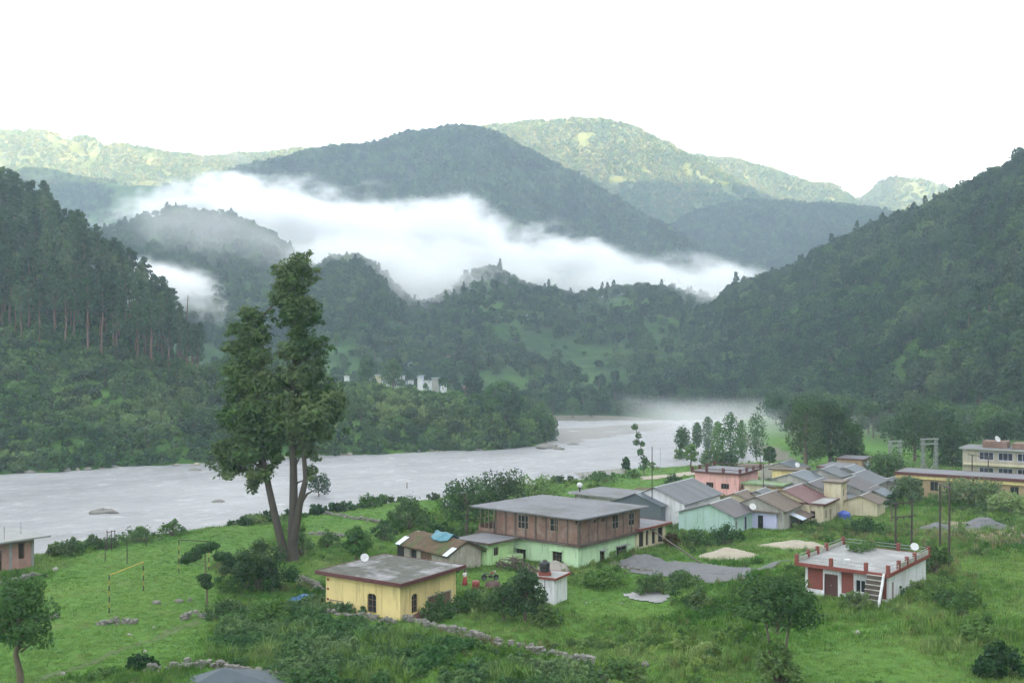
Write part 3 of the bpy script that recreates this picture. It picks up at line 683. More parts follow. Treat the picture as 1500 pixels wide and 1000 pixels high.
PL = plain
M_ = dict(
    column=PL('stained_concrete', (0.085, 0.062, 0.052), .9, .3, 1.2, stain=(0.13, 0.105, 0.09)),
    yellow=PL('yellow_plaster', (0.70, 0.56, 0.26), .85, .10, .7, stain=(0.58, 0.45, 0.21)), cream=PL('cream_plaster', (0.52, 0.46, 0.33), .85, .12, .8, stain=(0.45, 0.38, 0.26)),
    mint=PL('mint_plaster', (0.48, 0.66, 0.43), .85, .10, .7, stain=(0.40, 0.55, 0.36)), lime=PL('lime_plaster', (0.42, 0.62, 0.30), .85, .12, .8, stain=(0.33, 0.45, 0.25)),
    aqua=PL('aqua_plaster', (0.36, 0.50, 0.47), .85, .12, .6, stain=(0.30, 0.46, 0.36)), pink=PL('pink_plaster', (0.66, 0.36, 0.34), .85, .10, .8, stain=(0.52, 0.30, 0.28)),
    white=PL('white_plaster', (0.66, 0.66, 0.70), .85, .10, .8, stain=(0.5, 0.5, 0.52)), lav=PL('lavender_plaster', (0.46, 0.46, 0.66), .85, .12, .8),
    greyw=PL('grey_plaster', (0.36, 0.35, 0.32), .9, .2, 1.0, stain=(0.25, 0.24, 0.22)), stone=PL('mud_stone', (0.36, 0.34, 0.29), .95, .28, 1.6, bmp=.5, stain=(0.27, 0.25, 0.21)),
    conc=PL('concrete', (0.26, 0.26, 0.26), .9, .25, .8, bmp=.2, stain=(0.36, 0.35, 0.36)), slab=PL('roof_slab', (0.165, 0.165, 0.185), .85, .2, .35, stain=(0.11, 0.11, 0.112)),
    mossroof=PL('mossy_roof', (0.085, 0.085, 0.072), .95, .4, .8, bmp=.3, stain=(0.27, 0.265, 0.28)), maroon=PL('maroon_trim', (0.095, 0.030, 0.030), .8, .2, 1.5),
    redp=PL('red_paint', (0.19, 0.045, 0.036), .75, .2, 1.2), door=PL('brown_door', (0.070, 0.020, 0.018), .6, .2, 2), wood=PL('weathered_wood', (0.15, 0.09, 0.055), .85, .35, 2, stretch=(6, 6, .8)),
    pale_wood=PL('pale_wood', (0.24, 0.19, 0.14), .85, .3, 2, stretch=(6, 6, .8)), dark=PL('dark_paint_and_shade', (0.012, 0.012, 0.013), .9, .2), steel=PL('galvanised', (0.34, 0.35, 0.36), .5, .15, 2, .6),  # dark: also the painted shade inside doorways and openings
    tin_grey=PL('tin_grey', (0.105, 0.113, 0.127), .55, .38, 1.1, .25, stretch=(1.0, .06, .06)), tin_blue=PL('tin_blue', (0.12, 0.14, 0.165), .5, .35, 1.1, .25, stretch=(1.0, .06, .06)),
    tin_mauve=PL('tin_mauve', (0.105, 0.093, 0.10), .6, .35, 1.1, .2, stretch=(1.0, .06, .06)), tin_rust=PL('tin_rust', (0.135, 0.10, 0.078), .7, .42, 1.1, .15, stretch=(1.0, .06, .06)),
    tin_red=PL('tin_red', (0.145, 0.066, 0.066), .65, .25, 1.1, .1, stretch=(1.0, .06, .06)), tin_new=PL('tin_new', (0.48, 0.53, 0.62), .4, .12, 1.1, .4, stretch=(1.0, .06, .06)),
    tin_green=PL('tin_green', (0.14, 0.22, 0.085), .8, .35, 1.2, stain=(0.22, 0.24, 0.22)), thatch=PL('thatch', (0.105, 0.065, 0.040), .98, .35, 1.5, bmp=.8, stain=(0.05, 0.09, 0.022)),
    tarp=PL('blue_tarp', (0.055, 0.19, 0.25), .55, .25, 1.6), bluep=PL('blue_plastic', (0.05, 0.09, 0.40), .45, .1, 2), blackp=PL('black_plastic', (0.018, 0.018, 0.022), .45, .2, 2),
    redpl=PL('red_plastic', (0.22, 0.035, 0.03), .5, .2, 2), dish=PL('dish_white', (0.55, 0.55, 0.57), .4, .05, 2), tent=PL('grey_canvas', (0.075, 0.095, 0.115), .8, .15, 1.2),
    rock=PL('river_stone', (0.19, 0.18, 0.165), .95, .35, 1.3, bmp=.6), sand=PL('sand_heap', (0.34, 0.30, 0.24), .98, .12, .9, bmp=.4), gravel=PL('gravel', (0.135, 0.135, 0.145), .98, .3, 2.2, bmp=.6),
    ochre=PL('ochre_paint', (0.50, 0.36, 0.06), .7, .15, 2), orange=PL('orange_plaster', (0.36, 0.26, 0.16), .85, .15, 1), rust=PL('rusty_steel', (0.05, 0.036, 0.03), .8, .3, 3))
def mat_glass():
    m, n, l, b = nodes_of('dark_glass'); b.inputs['Base Color'].default_value = (0.02, 0.024, 0.03, 1); b.inputs['Roughness'].default_value = .15; return m
M_['glass'] = mat_glass()
def mat_brick(name, a, c, mortar):
    m, n, l, b = nodes_of(name)
    tc = n.new('ShaderNodeTexCoord'); sx = n.new('ShaderNodeSeparateXYZ'); l.new(tc.outputs['Object'], sx.inputs[0])
    ad = n.new('ShaderNodeMath'); ad.operation = 'ADD'; l.new(sx.outputs[0], ad.inputs[0]); l.new(sx.outputs[1], ad.inputs[1])
    cx = n.new('ShaderNodeCombineXYZ'); l.new(ad.outputs[0], cx.inputs[0]); l.new(sx.outputs[2], cx.inputs[1])
    t = n.new('ShaderNodeTexBrick'); l.new(cx.outputs[0], t.inputs['Vector']); t.inputs['Scale'].default_value = 1.0
    t.inputs['Brick Width'].default_value = .26; t.inputs['Row Height'].default_value = .095; t.inputs['Mortar Size'].default_value = .012
    t.inputs['Color1'].default_value = (*a, 1); t.inputs['Color2'].default_value = (*c, 1); t.inputs['Mortar'].default_value = (*mortar, 1)
    f = noise(n, l, .8, 5, .65); f2 = noise(n, l, 1.1, 6, .7, stretch=(1, 1, .5))
    q = mixc(n, l, ramp(n, l, f, [(.5, (0, 0, 0)), (.62, (.9, .9, .9))]), t.outputs['Color'], (0.27, 0.235, 0.21))
    q = mixc(n, l, .55, q, ramp(n, l, f2, [(.32, tuple(v * .5 for v in a)), (.68, tuple(v * 1.25 for v in c))]))
    l.new(q, b.inputs['Base Color']); b.inputs['Roughness'].default_value = .92; bump(n, l, b, t.outputs['Fac'], -.4, .02); return m
M_['brick'] = mat_brick('weathered_brick', (0.155, 0.072, 0.052), (0.22, 0.125, 0.095), (0.20, 0.17, 0.15))
M_['pbrick'] = mat_brick('pink_brick', (0.34, 0.16, 0.14), (0.40, 0.21, 0.18), (0.36, 0.31, 0.29))

# ------------------------------------------------------------------ houses: local x runs back to the right, local y back to the left from the near corner
class House:
    def __init__(s, name, label, cat, yaw, px=None, py=None, at=None, z=None, group=None):
        o = gp(px, py) if at is None else Vector((at[0], at[1], gz(*at) if z is None else z))
        s.o = o; a = math.radians(yaw); s.X = (math.cos(a), math.sin(a)); s.Y = (-math.sin(a), math.cos(a))
        s.root = thing(name, o, yaw, label, cat, group)
    def u(s, face, px):
        dx, dy = s.Y if face == 'L' else s.X; k = (px - 750) / F
        return (k * s.o.y - s.o.x) / (dx - k * dy)
    def z(s, face, u, py):
        return CZ - (py - HY) / F * (s.o.y + u * (s.Y if face == 'L' else s.X)[1]) - s.o.z
    def rect(s, face, px0, py0, px1, py1):
        a, b = s.u(face, px0), s.u(face, px1); m = (a + b) / 2
        return (min(a, b), max(a, b), s.z(face, m, py1), s.z(face, m, py0))
    def face(s, acc, face, L, z0, z1, t, opens, start=0.0, off=0.0, mi=0):
        def bx(u0, u1, a, b):
            if u1 - u0 < 1e-4 or b - a < 1e-4: return
            if face == 'L': acc.box(off, off + t, u0, u1, a, b, mi)
            else: acc.box(u0, u1, off, off + t, a, b, mi)
        u = start
        for (a, b, c, d) in sorted(opens):
            a = max(a, u); b = min(b, L)
            bx(u, a, z0, z1); bx(a, b, z0, max(c, z0)); bx(a, b, min(d, z1), z1); u = b
        bx(u, L, z0, z1)
    def walls(s, mat, Lx, Ly, z0, z1, t=.25, L=(), R=(), name='wall', x0=0.0, y0=0.0, dark=True):
        w = MB(); s.face(w, 'L', y0 + Ly, z0, z1, t, list(L), y0, x0); s.face(w, 'R', x0 + Lx, z0, z1, t, list(R), x0 + t, y0)
        w.box(x0 + Lx - t, x0 + Lx, y0 + t, y0 + Ly, z0, z1); w.box(x0 + t, x0 + Lx - t, y0 + Ly - t, y0 + Ly, z0, z1)
        return w.build(name, mat, s.root)
    def win(s, face, r, fm='wood', pm='glass', nx=2, nz=2, shade=None, off=0.0, t=.25, fw=.07, name='window', recess=.10):
        a, b, c, d = r; w = MB(); g = MB()
        def bx(acc, u0, u1, z0, z1, p0, p1, mi=0):
            if face == 'L': acc.box(off + p0, off + p1, u0, u1, z0, z1, mi)
            else: acc.box(u0, u1, off + p0, off + p1, z0, z1, mi)
        p0, p1 = recess, recess + .06
        bx(w, a, a + fw, c, d, p0, p1); bx(w, b - fw, b, c, d, p0, p1); bx(w, a + fw, b - fw, c, c + fw, p0, p1); bx(w, a + fw, b - fw, d - fw, d, p0, p1)
        for k in range(1, nx):
            u = a + (b - a) * k / nx; bx(w, u - fw * .35, u + fw * .35, c + fw, d - fw, p0 + .005, p1 - .005)
        for k in range(1, nz):
            z = c + (d - c) * k / nz; bx(w, a + fw, b - fw, z - fw * .3, z + fw * .3, p0 + .008, p1 - .008)
        o = w.build(name, M_[fm], s.root); bx(g, a + fw * .5, b - fw * .5, c + fw * .5, d - fw * .5, p1 + .01, p1 + .03); g.build('pane', M_[pm], o)
        if shade:
            h = MB(); bx(h, a - .18, b + .18, d + .05, d + .13, -.42, -.003); h.build('sunshade', M_[shade], o)
        return o
    def door(s, face, r, mat='door', frame='white', off=0.0):
        a, b, c, d = r; w = MB(); g = MB()
        def bx(acc, u0, u1, z0, z1, p0, p1):
            if face == 'L': acc.box(off + p0, off + p1, u0, u1, z0, z1)
            else: acc.box(u0, u1, off + p0, off + p1, z0, z1)
        bx(w, a, b, c, d, .12, .18); m = (a + b) / 2
        o = w.build('door', M_[mat], s.root)
        bx(g, a - .12, a, c, d + .12, -.03, .10); bx(g, b, b + .12, c, d + .12, -.03, .10); bx(g, a, b, d, d + .12, -.03, .10); g.build('frame', M_[frame], o)
        h = MB(); bx(h, m + .02, m + .06, (c + d) / 2, (c + d) / 2 + .12, .08, .12); h.build('handle', M_['steel'], o)
        return o
    def slab(s, mat, x0, x1, y0, y1, z0, z1, name='roof', trim=None, tw=.12):
        if not trim: return MB().box(x0, x1, y0, y1, z0, z1).build(name, M_[mat], s.root)
        o = MB().box(x0 + tw, x1 - tw, y0 + tw, y1 - tw, z0, z1 - .03).build(name, M_[mat], s.root)
        f = MB(); f.box(x0, x0 + tw, y0, y1, z0 - .06, z1); f.box(x1 - tw, x1, y0, y1, z0 - .06, z1); f.box(x0 + tw, x1 - tw, y0, y0 + tw, z0 - .06, z1); f.box(x0 + tw, x1 - tw, y1 - tw, y1, z0 - .06, z1)
        f.build('fascia', M_[trim], o); return o
    def gable(s, wallm, roofm, Lx, Ly, h, rise, over=.4, L=(), R=(), ridge=.5, t=.22, second=None, sheet=.055):
        """gable ends on the x faces, ridge along x"""
        s.walls(M_[wallm], Lx, Ly, -.6, h, t, L, R)
        ym = Ly * ridge
        for x in (0.0, Lx - t): MB().prism([(0, h), (Ly, h), (ym, h + rise)], 'x', x, x + t).build('gable', M_[wallm], s.root)
        sl0 = rise / ym; sl1 = rise / (Ly - ym); r = MB()
        y0 = -over; y1 = Ly + over; zt = h + rise + .05
        r.quadbox([(-over, y0, zt - sl0 * (ym - y0)), (Lx + over, y0, zt - sl0 * (ym - y0)), (Lx + over, ym, zt), (-over, ym, zt)] + [(-over, y0, zt - sl0 * (ym - y0) + sheet), (Lx + over, y0, zt - sl0 * (ym - y0) + sheet), (Lx + over, ym, zt + sheet), (-over, ym, zt + sheet)])
        o = r.build('roof', M_[roofm], s.root); r = MB()
        r.quadbox([(-over, ym, zt), (Lx + over, ym, zt), (Lx + over, y1, zt - sl1 * (y1 - ym)), (-over, y1, zt - sl1 * (y1 - ym))] + [(-over, ym, zt + sheet), (Lx + over, ym, zt + sheet), (Lx + over, y1, zt - sl1 * (y1 - ym) + sheet), (-over, y1, zt - sl1 * (y1 - ym) + sheet)])
        r.build('roof', M_[second or roofm], s.root)
        rc = MB(); rc.prism([(ym - .16, zt + sheet - .02), (ym + .16, zt + sheet - .02), (ym, zt + sheet + .07)], 'x', -over, Lx + over); rc.build('ridge_cap', M_['steel'], o)
        # seams where the sheets lap
        q = MB(); nsm = max(2, int((Lx + 2 * over) / .85))
        for k in range(1, nsm):
            x = -over + (Lx + 2 * over) * k / nsm; q.bar((x, y0 + .02, zt - sl0 * (ym - y0) + sheet + .012), (x, ym - .17, zt - sl0 * .17 + sheet + .012), .07, .03)
        q.build('sheet_seams', M_[roofm], o)
        return o

# --- the yellow flat-roofed house
h = House('yellow_house', 'yellow house with maroon edged flat roof and two small arched windows, in the foreground', 'house', 57, 586, 909)
Lx, Ly, H_ = 8.7, 9.3, 3.35
wl_ = h.rect('L', 538, 869, 551, 897); wr_ = h.rect('R', 603, 869, 612, 897)
wl_ = (wl_[0], wl_[1] , wl_[2], wl_[3]); wd = h.rect('R', 627, 888, 660, 905); wd = (wd[0], wd[1], -0.1, 1.35)
h.walls(M_['yellow'], Lx, Ly, -.8, H_, .25, [wl_], [wr_, wd])
for fc_, r_ in (('L', wl_), ('R', wr_)):
    o = h.win(fc_, r_, 'wood', 'glass', 2, 3, fw=.08)
    a, b, c, d = r_; sp = MB(); k = min(.22, (b - a) * .3)
    for u0, u1 in ((a, a + k), (b, b - k)): sp.prism([(u0, d - k), (u0, d), (u1, d)] if u0 < u1 else [(u0, d), (u0, d - k), (u1, d)], 'x' if fc_ == 'L' else 'y', .004, .24)
    sp.build('arch_corner', M_['yellow'], o)
o = h.door('R', (wd[0], wd[1], -.4, 1.3), 'wood', 'stone')
a, b, c, d = h.rect('L', 485, 880, 502, 898); bp = MB(); bp.box(-.05, -.004, a, b, c, d); o = bp.build('blocked_opening', M_['yellow'], h.root)
fr = MB(); fr.box(-.09, -.003, a - .12, a - .005, c, d + .1); fr.box(-.09, -.003, b + .005, b + .12, c, d + .1); fr.box(-.09, -.003, a, b, d + .005, d + .1); fr.build('surround', M_['pale_wood'], o)
nt = MB()
for z in (.75, 1.75, 2.65): nt.box(-.03, -.003, Ly - .42, Ly - .14, z, z + .22)
nt.build('brick_notches', M_['redp'], h.root)
h.slab('mossroof', -.75, Lx + .75, -.75, Ly + .75, H_ + .003, H_ + .30, trim='maroon')
MB().prism([(.2, -.5), (2.6, -.5), (2.6, .42), (.2, .12)], 'y', -1.25, -.35).build('side_step', M_['maroon'], h.root)
YH = h
def on_house(h, x, y, z): return h.root.matrix_world_pos(x, y, z) if False else Vector((h.o.x + h.X[0] * x + h.Y[0] * y, h.o.y + h.X[1] * x + h.Y[1] * y, h.o.z + z))

# --- the large two-storey house: mint ground floor, raw brick upper floor
h = House('brick_and_mint_house', 'large house with mint green ground floor and bare brick upper floor under a grey slab', 'house', 50, 847, 832)
BH = h; Lx, Ly = 12.4, 11.6
gw = [h.rect('L', 756, 803, 770, 820), h.rect('L', 809, 807, 823, 824)]
gr = [h.rect('R', 879, 806, 886, 821), h.rect('R', 903, 799, 918, 814)]
h.walls(M_['mint'], Lx, Ly, -.9, 2.5, .25, gw, gr)
for r_ in gw: h.win('L', r_, 'wood', 'glass', 3, 3, 'mint', fw=.06)
for r_ in gr: h.win('R', r_, 'wood', 'glass', 2, 2, 'conc', fw=.06)
h.slab('column', -.62, Lx + .5, -.62, 15.6, 2.503, 2.74, 'floor_slab')
# upper storey, brick between concrete columns
ux0, uy0, uLx, uLy = -.35, -.35, Lx + .6, 12.9
h2 = House.__new__(House); h2.o, h2.X, h2.Y, h2.root = h.o, h.X, h.Y, h.root
uw = [h.rect('L', 761, 753, 777, 774), h.rect('L', 808, 758, 821, 778), h.rect('L', 846, 762, 853, 767)]
ur = [h.rect('R', 893, 753, 903, 774), h.rect('R', 917, 750, 926, 769), h.rect('R', 866, 761, 870, 765), h.rect('R', 878, 759, 882, 763)]
ur = [(a, b, c, d) for a, b, c, d in ur]
w = MB(); h.face(w, 'L', uy0 + uLy, 2.783, 5.75, .25, uw, uy0, ux0); h.face(w, 'R', ux0 + uLx, 2.783, 5.75, .25, ur, ux0 + .25, uy0)
w.box(ux0 + uLx - .25, ux0 + uLx, uy0 + .25, uy0 + uLy, 2.783, 5.75); w.box(ux0 + .25, ux0 + uLx - .25, uy0 + uLy - .25, uy0 + uLy, 2.783, 5.75); w.build('upper_wall', M_['brick'], h.root)
for k, r_ in enumerate(uw[:2]): h.win('L', r_, 'pale_wood', 'glass', 2 + (k == 0), 2, off=ux0, fw=.10, recess=-.02)
for r_ in ur[:2]: h.win('R', r_, 'pale_wood', 'glass', 2, 2, off=uy0, fw=.10, recess=-.02)
for k in range(9):
    y = uy0 - .03 + k * 1.58; MB().box(ux0 - .06, ux0 - .002, y, y + .16 + .08 * (k % 2 == 0), 2.79, 5.74).build('column', M_['column'], h.root)
for k in range(8):
    x = ux0 + .1 + k * (uLx - .34) / 7; MB().box(x, x + .16, uy0 - .05, uy0 - .002, 2.79, 5.74).build('column', M_['column'], h.root)
for y in (12.9, 13.6, 14.3, 15.1):
    for x in (-.35, 2.6): MB().tube([(x, y, 2.78), (x + .05, y + rnd.uniform(-.1, .1), 5.75)], .06, 6).build('balcony_post', M_['pale_wood'], h.root)
MB().box(-.3, 5.5, 15.2, 15.3, 2.79, 3.6).build('balcony_panel', M_['brick'], h.root)
MB().box(-.42, -.34, 12.65, 15.2, 2.79, 3.25).build('balcony_panel', M_['brick'], h.root)
rf = MB(); rf.quadbox([(-1.2, -1.2, 5.78), (Lx + 1.1, -1.2, 5.70), (Lx + 1.1, 16.0, 5.70), (-1.2, 16.0, 5.78), (-1.2, -1.2, 5.95), (Lx + 1.1, -1.2, 5.87), (Lx + 1.1, 16.0, 5.87), (-1.2, 16.0, 5.95)])
o = rf.build('roof', M_['slab'], h.root)
for (x, y) in ((9.5, 15.2), (4.0, 15.5), (11.8, 9), (12.6, 4)): MB().tube([(x, y, 5.9), (x, y, 6.7)], .02, 5).build('starter_rod', M_['rust'], o)

# --- small lime house tucked beside it
h = House('lime_outhouse', 'small lime green flat roofed house squeezed against the left side of the brick upper floor', 'house', 50, 715, 829)
r_ = h.rect('R', 704, 804, 711, 815); a = 1.0
h.walls(M_['lime'], 4.6, 4.6, -.5, 2.6, .2, [], [(1.0, 1.9, 1.0, 1.95)]); h.win('R', (1.0, 1.9, 1.0, 1.95), 'wood', 'glass', 2, 1)
h.slab('slab', -.5, 5.0, -.6, 5.3, 2.603, 2.75, trim='column'); MB().box(2.0, 4.8, -1.4, -.1, -.5, .9).build('low_wall', M_['lime'], h.root)
# --- stone hut with thatch
h = House('stone_hut', 'low grey stone hut with a brown thatched roof and a teal tarpaulin on its ridge', 'hut', 40, 658, 838)
h.o.x += .0; ST = h
Lh, Wh = 4.6, 9.6
op = [h.rect('L', 579, 812, 592, 824), h.rect('L', 600, 814, 610, 826), h.rect('L', 617, 816, 632, 830)]
op = [(a, b, -.3, 1.75) for a, b, c, d in op]
h.walls(M_['stone'], Lh, Wh, -.6, 2.1, .35, op, [])
h.door('L', op[0] if False else (op[-1] if op[0][0] > op[-1][0] else op[0]), 'wood', 'pale_wood')
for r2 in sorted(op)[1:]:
    MB().box(.30, .33, r2[0], r2[1], -.3, 1.75).build('doorway_shade', M_['dark'], h.root)  # black sheet, the hut's inner shade put into its colour
g = MB()
for y in (0.0, Wh - .35): MB().prism([(0, 2.1), (Lh, 2.1), (Lh / 2, 3.3)], 'y', y, y + .35).build('gable', M_['stone'], h.root)
nu, nv = 44, 26; uu = np.linspace(-.35, Wh + .35, nu); vv = np.linspace(-.55, Lh + .55, nv); UU, VV = np.meshgrid(uu, vv)
ht = 3.42 - np.abs(VV - Lh / 2) * .52 - .12 * np.maximum(0, .6 - np.abs(VV - Lh / 2)) + .10 * fbm(UU * 1.3, VV * 1.3, 501, 4)
top = np.stack([VV.ravel(), UU.ravel(), ht.ravel()], 1); bot = top - [0, 0, .22]
fT = grid_faces(nv, nu); edge = [r * nu for r in range(nv)]
ring = list(range(nu)) + [r * nu + nu - 1 for r in range(1, nv)] + [(nv - 1) * nu + c for c in range(nu - 2, -1, -1)] + [r * nu for r in range(nv - 2, 0, -1)]
sd = [(ring[i], ring[(i + 1) % len(ring)], ring[(i + 1) % len(ring)] + nu * nv, ring[i] + nu * nv) for i in range(len(ring))]
o = link('roof', np_mesh('roof', np.concatenate([top, bot]), np.concatenate([fT[:, ::-1], fT + nu * nv, np.array(sd)]), M_['thatch'], True), h.root)
for a0, a1 in ((-.55, .35), (Wh - .5, Wh + .45)):
    sl = MB(); sl.quadbox([(-.75, a0, 1.93), (.7, a0, 2.68), (.7, a1, 2.68), (-.75, a1, 1.93), (-.75, a0, 1.99), (.7, a0, 2.74), (.7, a1, 2.74), (-.75, a1, 1.99)]); sl.build('tin_edge', M_['tin_new'], o)
sl = MB(); sl.quadbox([(Lh / 2, -.5, 3.36), (Lh + .8, -.5, 2.0), (Lh + .8, .5, 2.0), (Lh / 2, .5, 3.36), (Lh / 2, -.5, 3.42), (Lh + .8, -.5, 2.06), (Lh + .8, .5, 2.06), (Lh / 2, .5, 3.42)]); sl.build('tin_edge', M_['tin_grey'], o)
# tarpaulin on the thatch
nu, nv = 30, 16; uu = np.linspace(0, 3.4, nu); vv = np.linspace(-1, 1, nv); UU, VV = np.meshgrid(uu, vv)
yy = 2.3 + UU + .1 * fbm(UU, VV * 2, 503, 2); xx = Lh / 2 + VV * 1.25 * (1 - .25 * np.abs(UU / 1.7 - 1) ** 2)
zz = 3.52 - np.abs(xx - Lh / 2) * .50 + .10 + .22 * fbm(UU * 1.6, VV * 1.8, 504, 3) + .12 * (1 - np.abs(VV))
P_ = np.array([on_house(h, x, y, z) for x, y, z in zip(xx.ravel(), yy.ravel(), zz.ravel())]); c0 = P_.mean(0)
o = link('tarpaulin', np_mesh('tarpaulin', P_ - c0, grid_faces(nv, nu), M_['tarp'], True), None, c0); md = o.modifiers.new('thick', 'SOLIDIFY'); md.thickness = .04
tag(o, 'crumpled teal tarpaulin lying over the ridge of the thatched stone hut', 'tarpaulin')

# --- grey roofed house with black tank, behind the brick house
h = House('slab_roof_house', 'low house with a wide grey slab roof edged in red, just behind the brick house', 'house', 50, 945, 766)
h.walls(M_['greyw'], 8, 13, -.5, 3.3, .25); h.slab('slab', -.6, 8.6, -.6, 14, 3.303, 3.5, trim='conc'); MB().box(-.6, 9.2, -1.7, -.61, 3.25, 3.42).build('porch_roof', M_['redp'], h.root); SL = h
# --- yellow outbuilding right of the brick house
h = House('yellow_outbuilding', 'yellow flat roofed outbuilding with a row of tall openings beside the brick house', 'house', 50, 933, 806)
op = [h.rect('R', 936, 779, 943, 800), h.rect('R', 946, 776, 950, 797), h.rect('R', 955, 773, 960, 793), h.rect('R', 964, 771, 971, 790)]
op = [(a, b, .3, 2.2) for a, b, c, d in op]
Lq = h.u('R', 975); h.walls(M_['cream'], Lq, 5.5, -.5, 2.6, .22, [], op)
for r_ in op: h.win('R', r_, 'wood', 'dark', 1, 1, fw=.05)  # black panes paint the shade inside the tall openings
h.slab('slab', -.4, Lq + .5, -.7, 6, 2.603, 2.78, trim='redp')
# --- white shed with black tank
h = House('white_shed', 'small white shed with a lean red edged roof carrying a black water tank', 'shed', 62, 812, 886)
Lq = h.u('R', 826); h.walls(M_['white'], 3.0, 2.2, -.4, 2.55, .15); h.slab('conc', -.3, 3.3, -.35, 2.6, 2.553, 2.7, trim='redp', tw=.1)
MB().box(-.03, -.002, 1.0, 1.06, 0, 2.5).build('wall_joint', M_['dark'], h.root)
WS = h
# --- unfinished brick building at the left edge
h = House('unfinished_brick_house', 'unfinished pink brick house with a grey concrete slab roof and rods, at the left edge', 'house', 53, at=(-64.5, 105.4), z=-.1)
op = [(-3.2 + 17.9 - 4.6, 17.9 - 6.5, .6, 2.3)]
Lq = 16.0
rr = lambda a, b: (h.u('R', a), h.u('R', b))
re_ = 14.0; a, b = rr(27, 36); a2, b2 = rr(-4, 3)
h.root.location = h.o
h.walls(M_['pbrick'], re_, 7, -.8, 3.5, .25, [], [(a, b, 1.3, 3.1), (a2, b2, .3, 2.6)])
h.slab('conc', -1, re_ + 1.6, -1.0, 7.5, 3.503, 3.72); MB().box(h.u('R', 15) - .15, h.u('R', 15) + .15, -.06, -.002, -.8, 3.5).build('column', M_['conc'], h.root)
MB().box(re_ - .25, re_ + .06, -.07, -.002, -.8, 3.5).build('column', M_['conc'], h.root)
for px_ in (0, 3, 10, 13, 47): MB().tube([(h.u('R', px_), .6 + (px_ % 2) * 2, 3.7), (h.u('R', px_), .6 + (px_ % 2) * 2, 5.2)], .025, 5).build('starter_rod', M_['rust'], h.root)
UB = h

# --- red and white house with roof terrace
h = House('red_and_white_house', 'red and white house with a railed flat roof terrace and outside stairs, on the right', 'house', 51, at=(35.2, 93.0), z=1.35)
RW = h; Lx, Ly, H_ = 11.3, 8.1, 2.75; k = 1.0
dr = h.rect('L', 1206, 838, 1229, 880); wn_ = h.rect('L', 1253, 844, 1266, 866); dr = (dr[0] + .1, dr[1] - .1, -.2, 2.1); wn_ = (wn_[0] - .15, wn_[1] + .05, .7, 1.95)
h.walls(M_['white'], Lx, Ly, -2.2, H_, .25, [dr, wn_], [])
h.door('L', dr, 'door', 'white'); h.win('L', wn_, 'white', 'glass', 2, 1, fw=.09)
for a, b in ((wn_[1] + .13, dr[0] - .36), (dr[1] + .13, Ly - .28)):
    MB().box(-.025, -.003, a, b, .45, H_ - .02).build('red_panel', M_['redp'], h.root)
MB().box(-.024, -.003, .2, wn_[0] - .12, .45, H_ - .02).build('red_panel', M_['redp'], h.root)
for y in (Ly - .25, dr[0] - .34): MB().box(-.07, -.002, y, y + .2, -.6, H_).build('pilaster', M_['white'], h.root)
h.slab('conc', -.95, Lx + .35, -.35, Ly + .7, H_ + .003, H_ + .28, trim='redp', tw=.15)
zt = H_ + .28
posts = [(-.8, Ly + .55), (-.8, 5.2), (-.8, 1.85), (-.8, -.2), (2.2, -.2), (4.6, -.2), (7.0, -.2), (Lx + .2, -.2), (2.0, Ly + .55), (4.4, Ly + .55), (6.8, Ly + .55), (Lx + .2, Ly + .55), (Lx + .2, 5.6), (Lx + .2, 2.8)]
for x, y in posts: MB().box(x - .16, x + .16, y - .16, y + .16, zt - .02, zt + .78).build('parapet_post', M_['redp'], h.root, bevel=.02)
rl = [((-.8, Ly + .55), (Lx + .2, Ly + .55)), ((-.8, Ly + .55), (-.8, 1.85)), ((-.8, -.2), (Lx + .2, -.2)), ((Lx + .2, -.2), (Lx + .2, Ly + .55))]
for p_, q_ in rl:
    rr_ = MB()
    for z in (.3, .62): rr_.bar((*p_, zt + z), (*q_, zt + z), .045)
    rr_.build('railing', M_['steel'], h.root)
MB().box(2.0, Lx + .0, -.27, -.19, zt - .01, zt + .45).build('parapet_wall', M_['greyw'], h.root)
MB().box(.0, Lx, Ly + .5, Ly + .58, zt - .01, zt + .36).build('parapet_wall', M_['greyw'], h.root)
st = MB(); ns = 8
for i in range(ns):
    st.box(-.96 - (i + 1) * .2, -.955 - i * .2, .25, 1.65, -1.2, H_ + .26 - (i + .6) * (H_ + .6) / ns); st.box(-.96 - (i + 1.35) * .2, -.957 - i * .2, .25, 1.65, H_ + .262 - (i + .6) * (H_ + .6) / ns, H_ + .32 - (i + .6) * (H_ + .6) / ns, 1)
o = st.build('staircase', [M_['column'], M_['greyw']], h.root)  # treads lighter than risers, light on the steps put into the colours
MB().quadbox([(-.96, .05, H_ - .2), (-2.75, .05, -.9), (-2.75, .24, -.9), (-.96, .24, H_ - .2), (-.96, .05, H_ + .28), (-2.75, .05, -.25), (-2.75, .24, -.25), (-.96, .24, H_ + .28)]).build('stringer', M_['white'], o)
MB().box(1.0, 1.25, -.03, -.002, -1.0, 1.9).build('drain_strip', M_['maroon'], h.root)

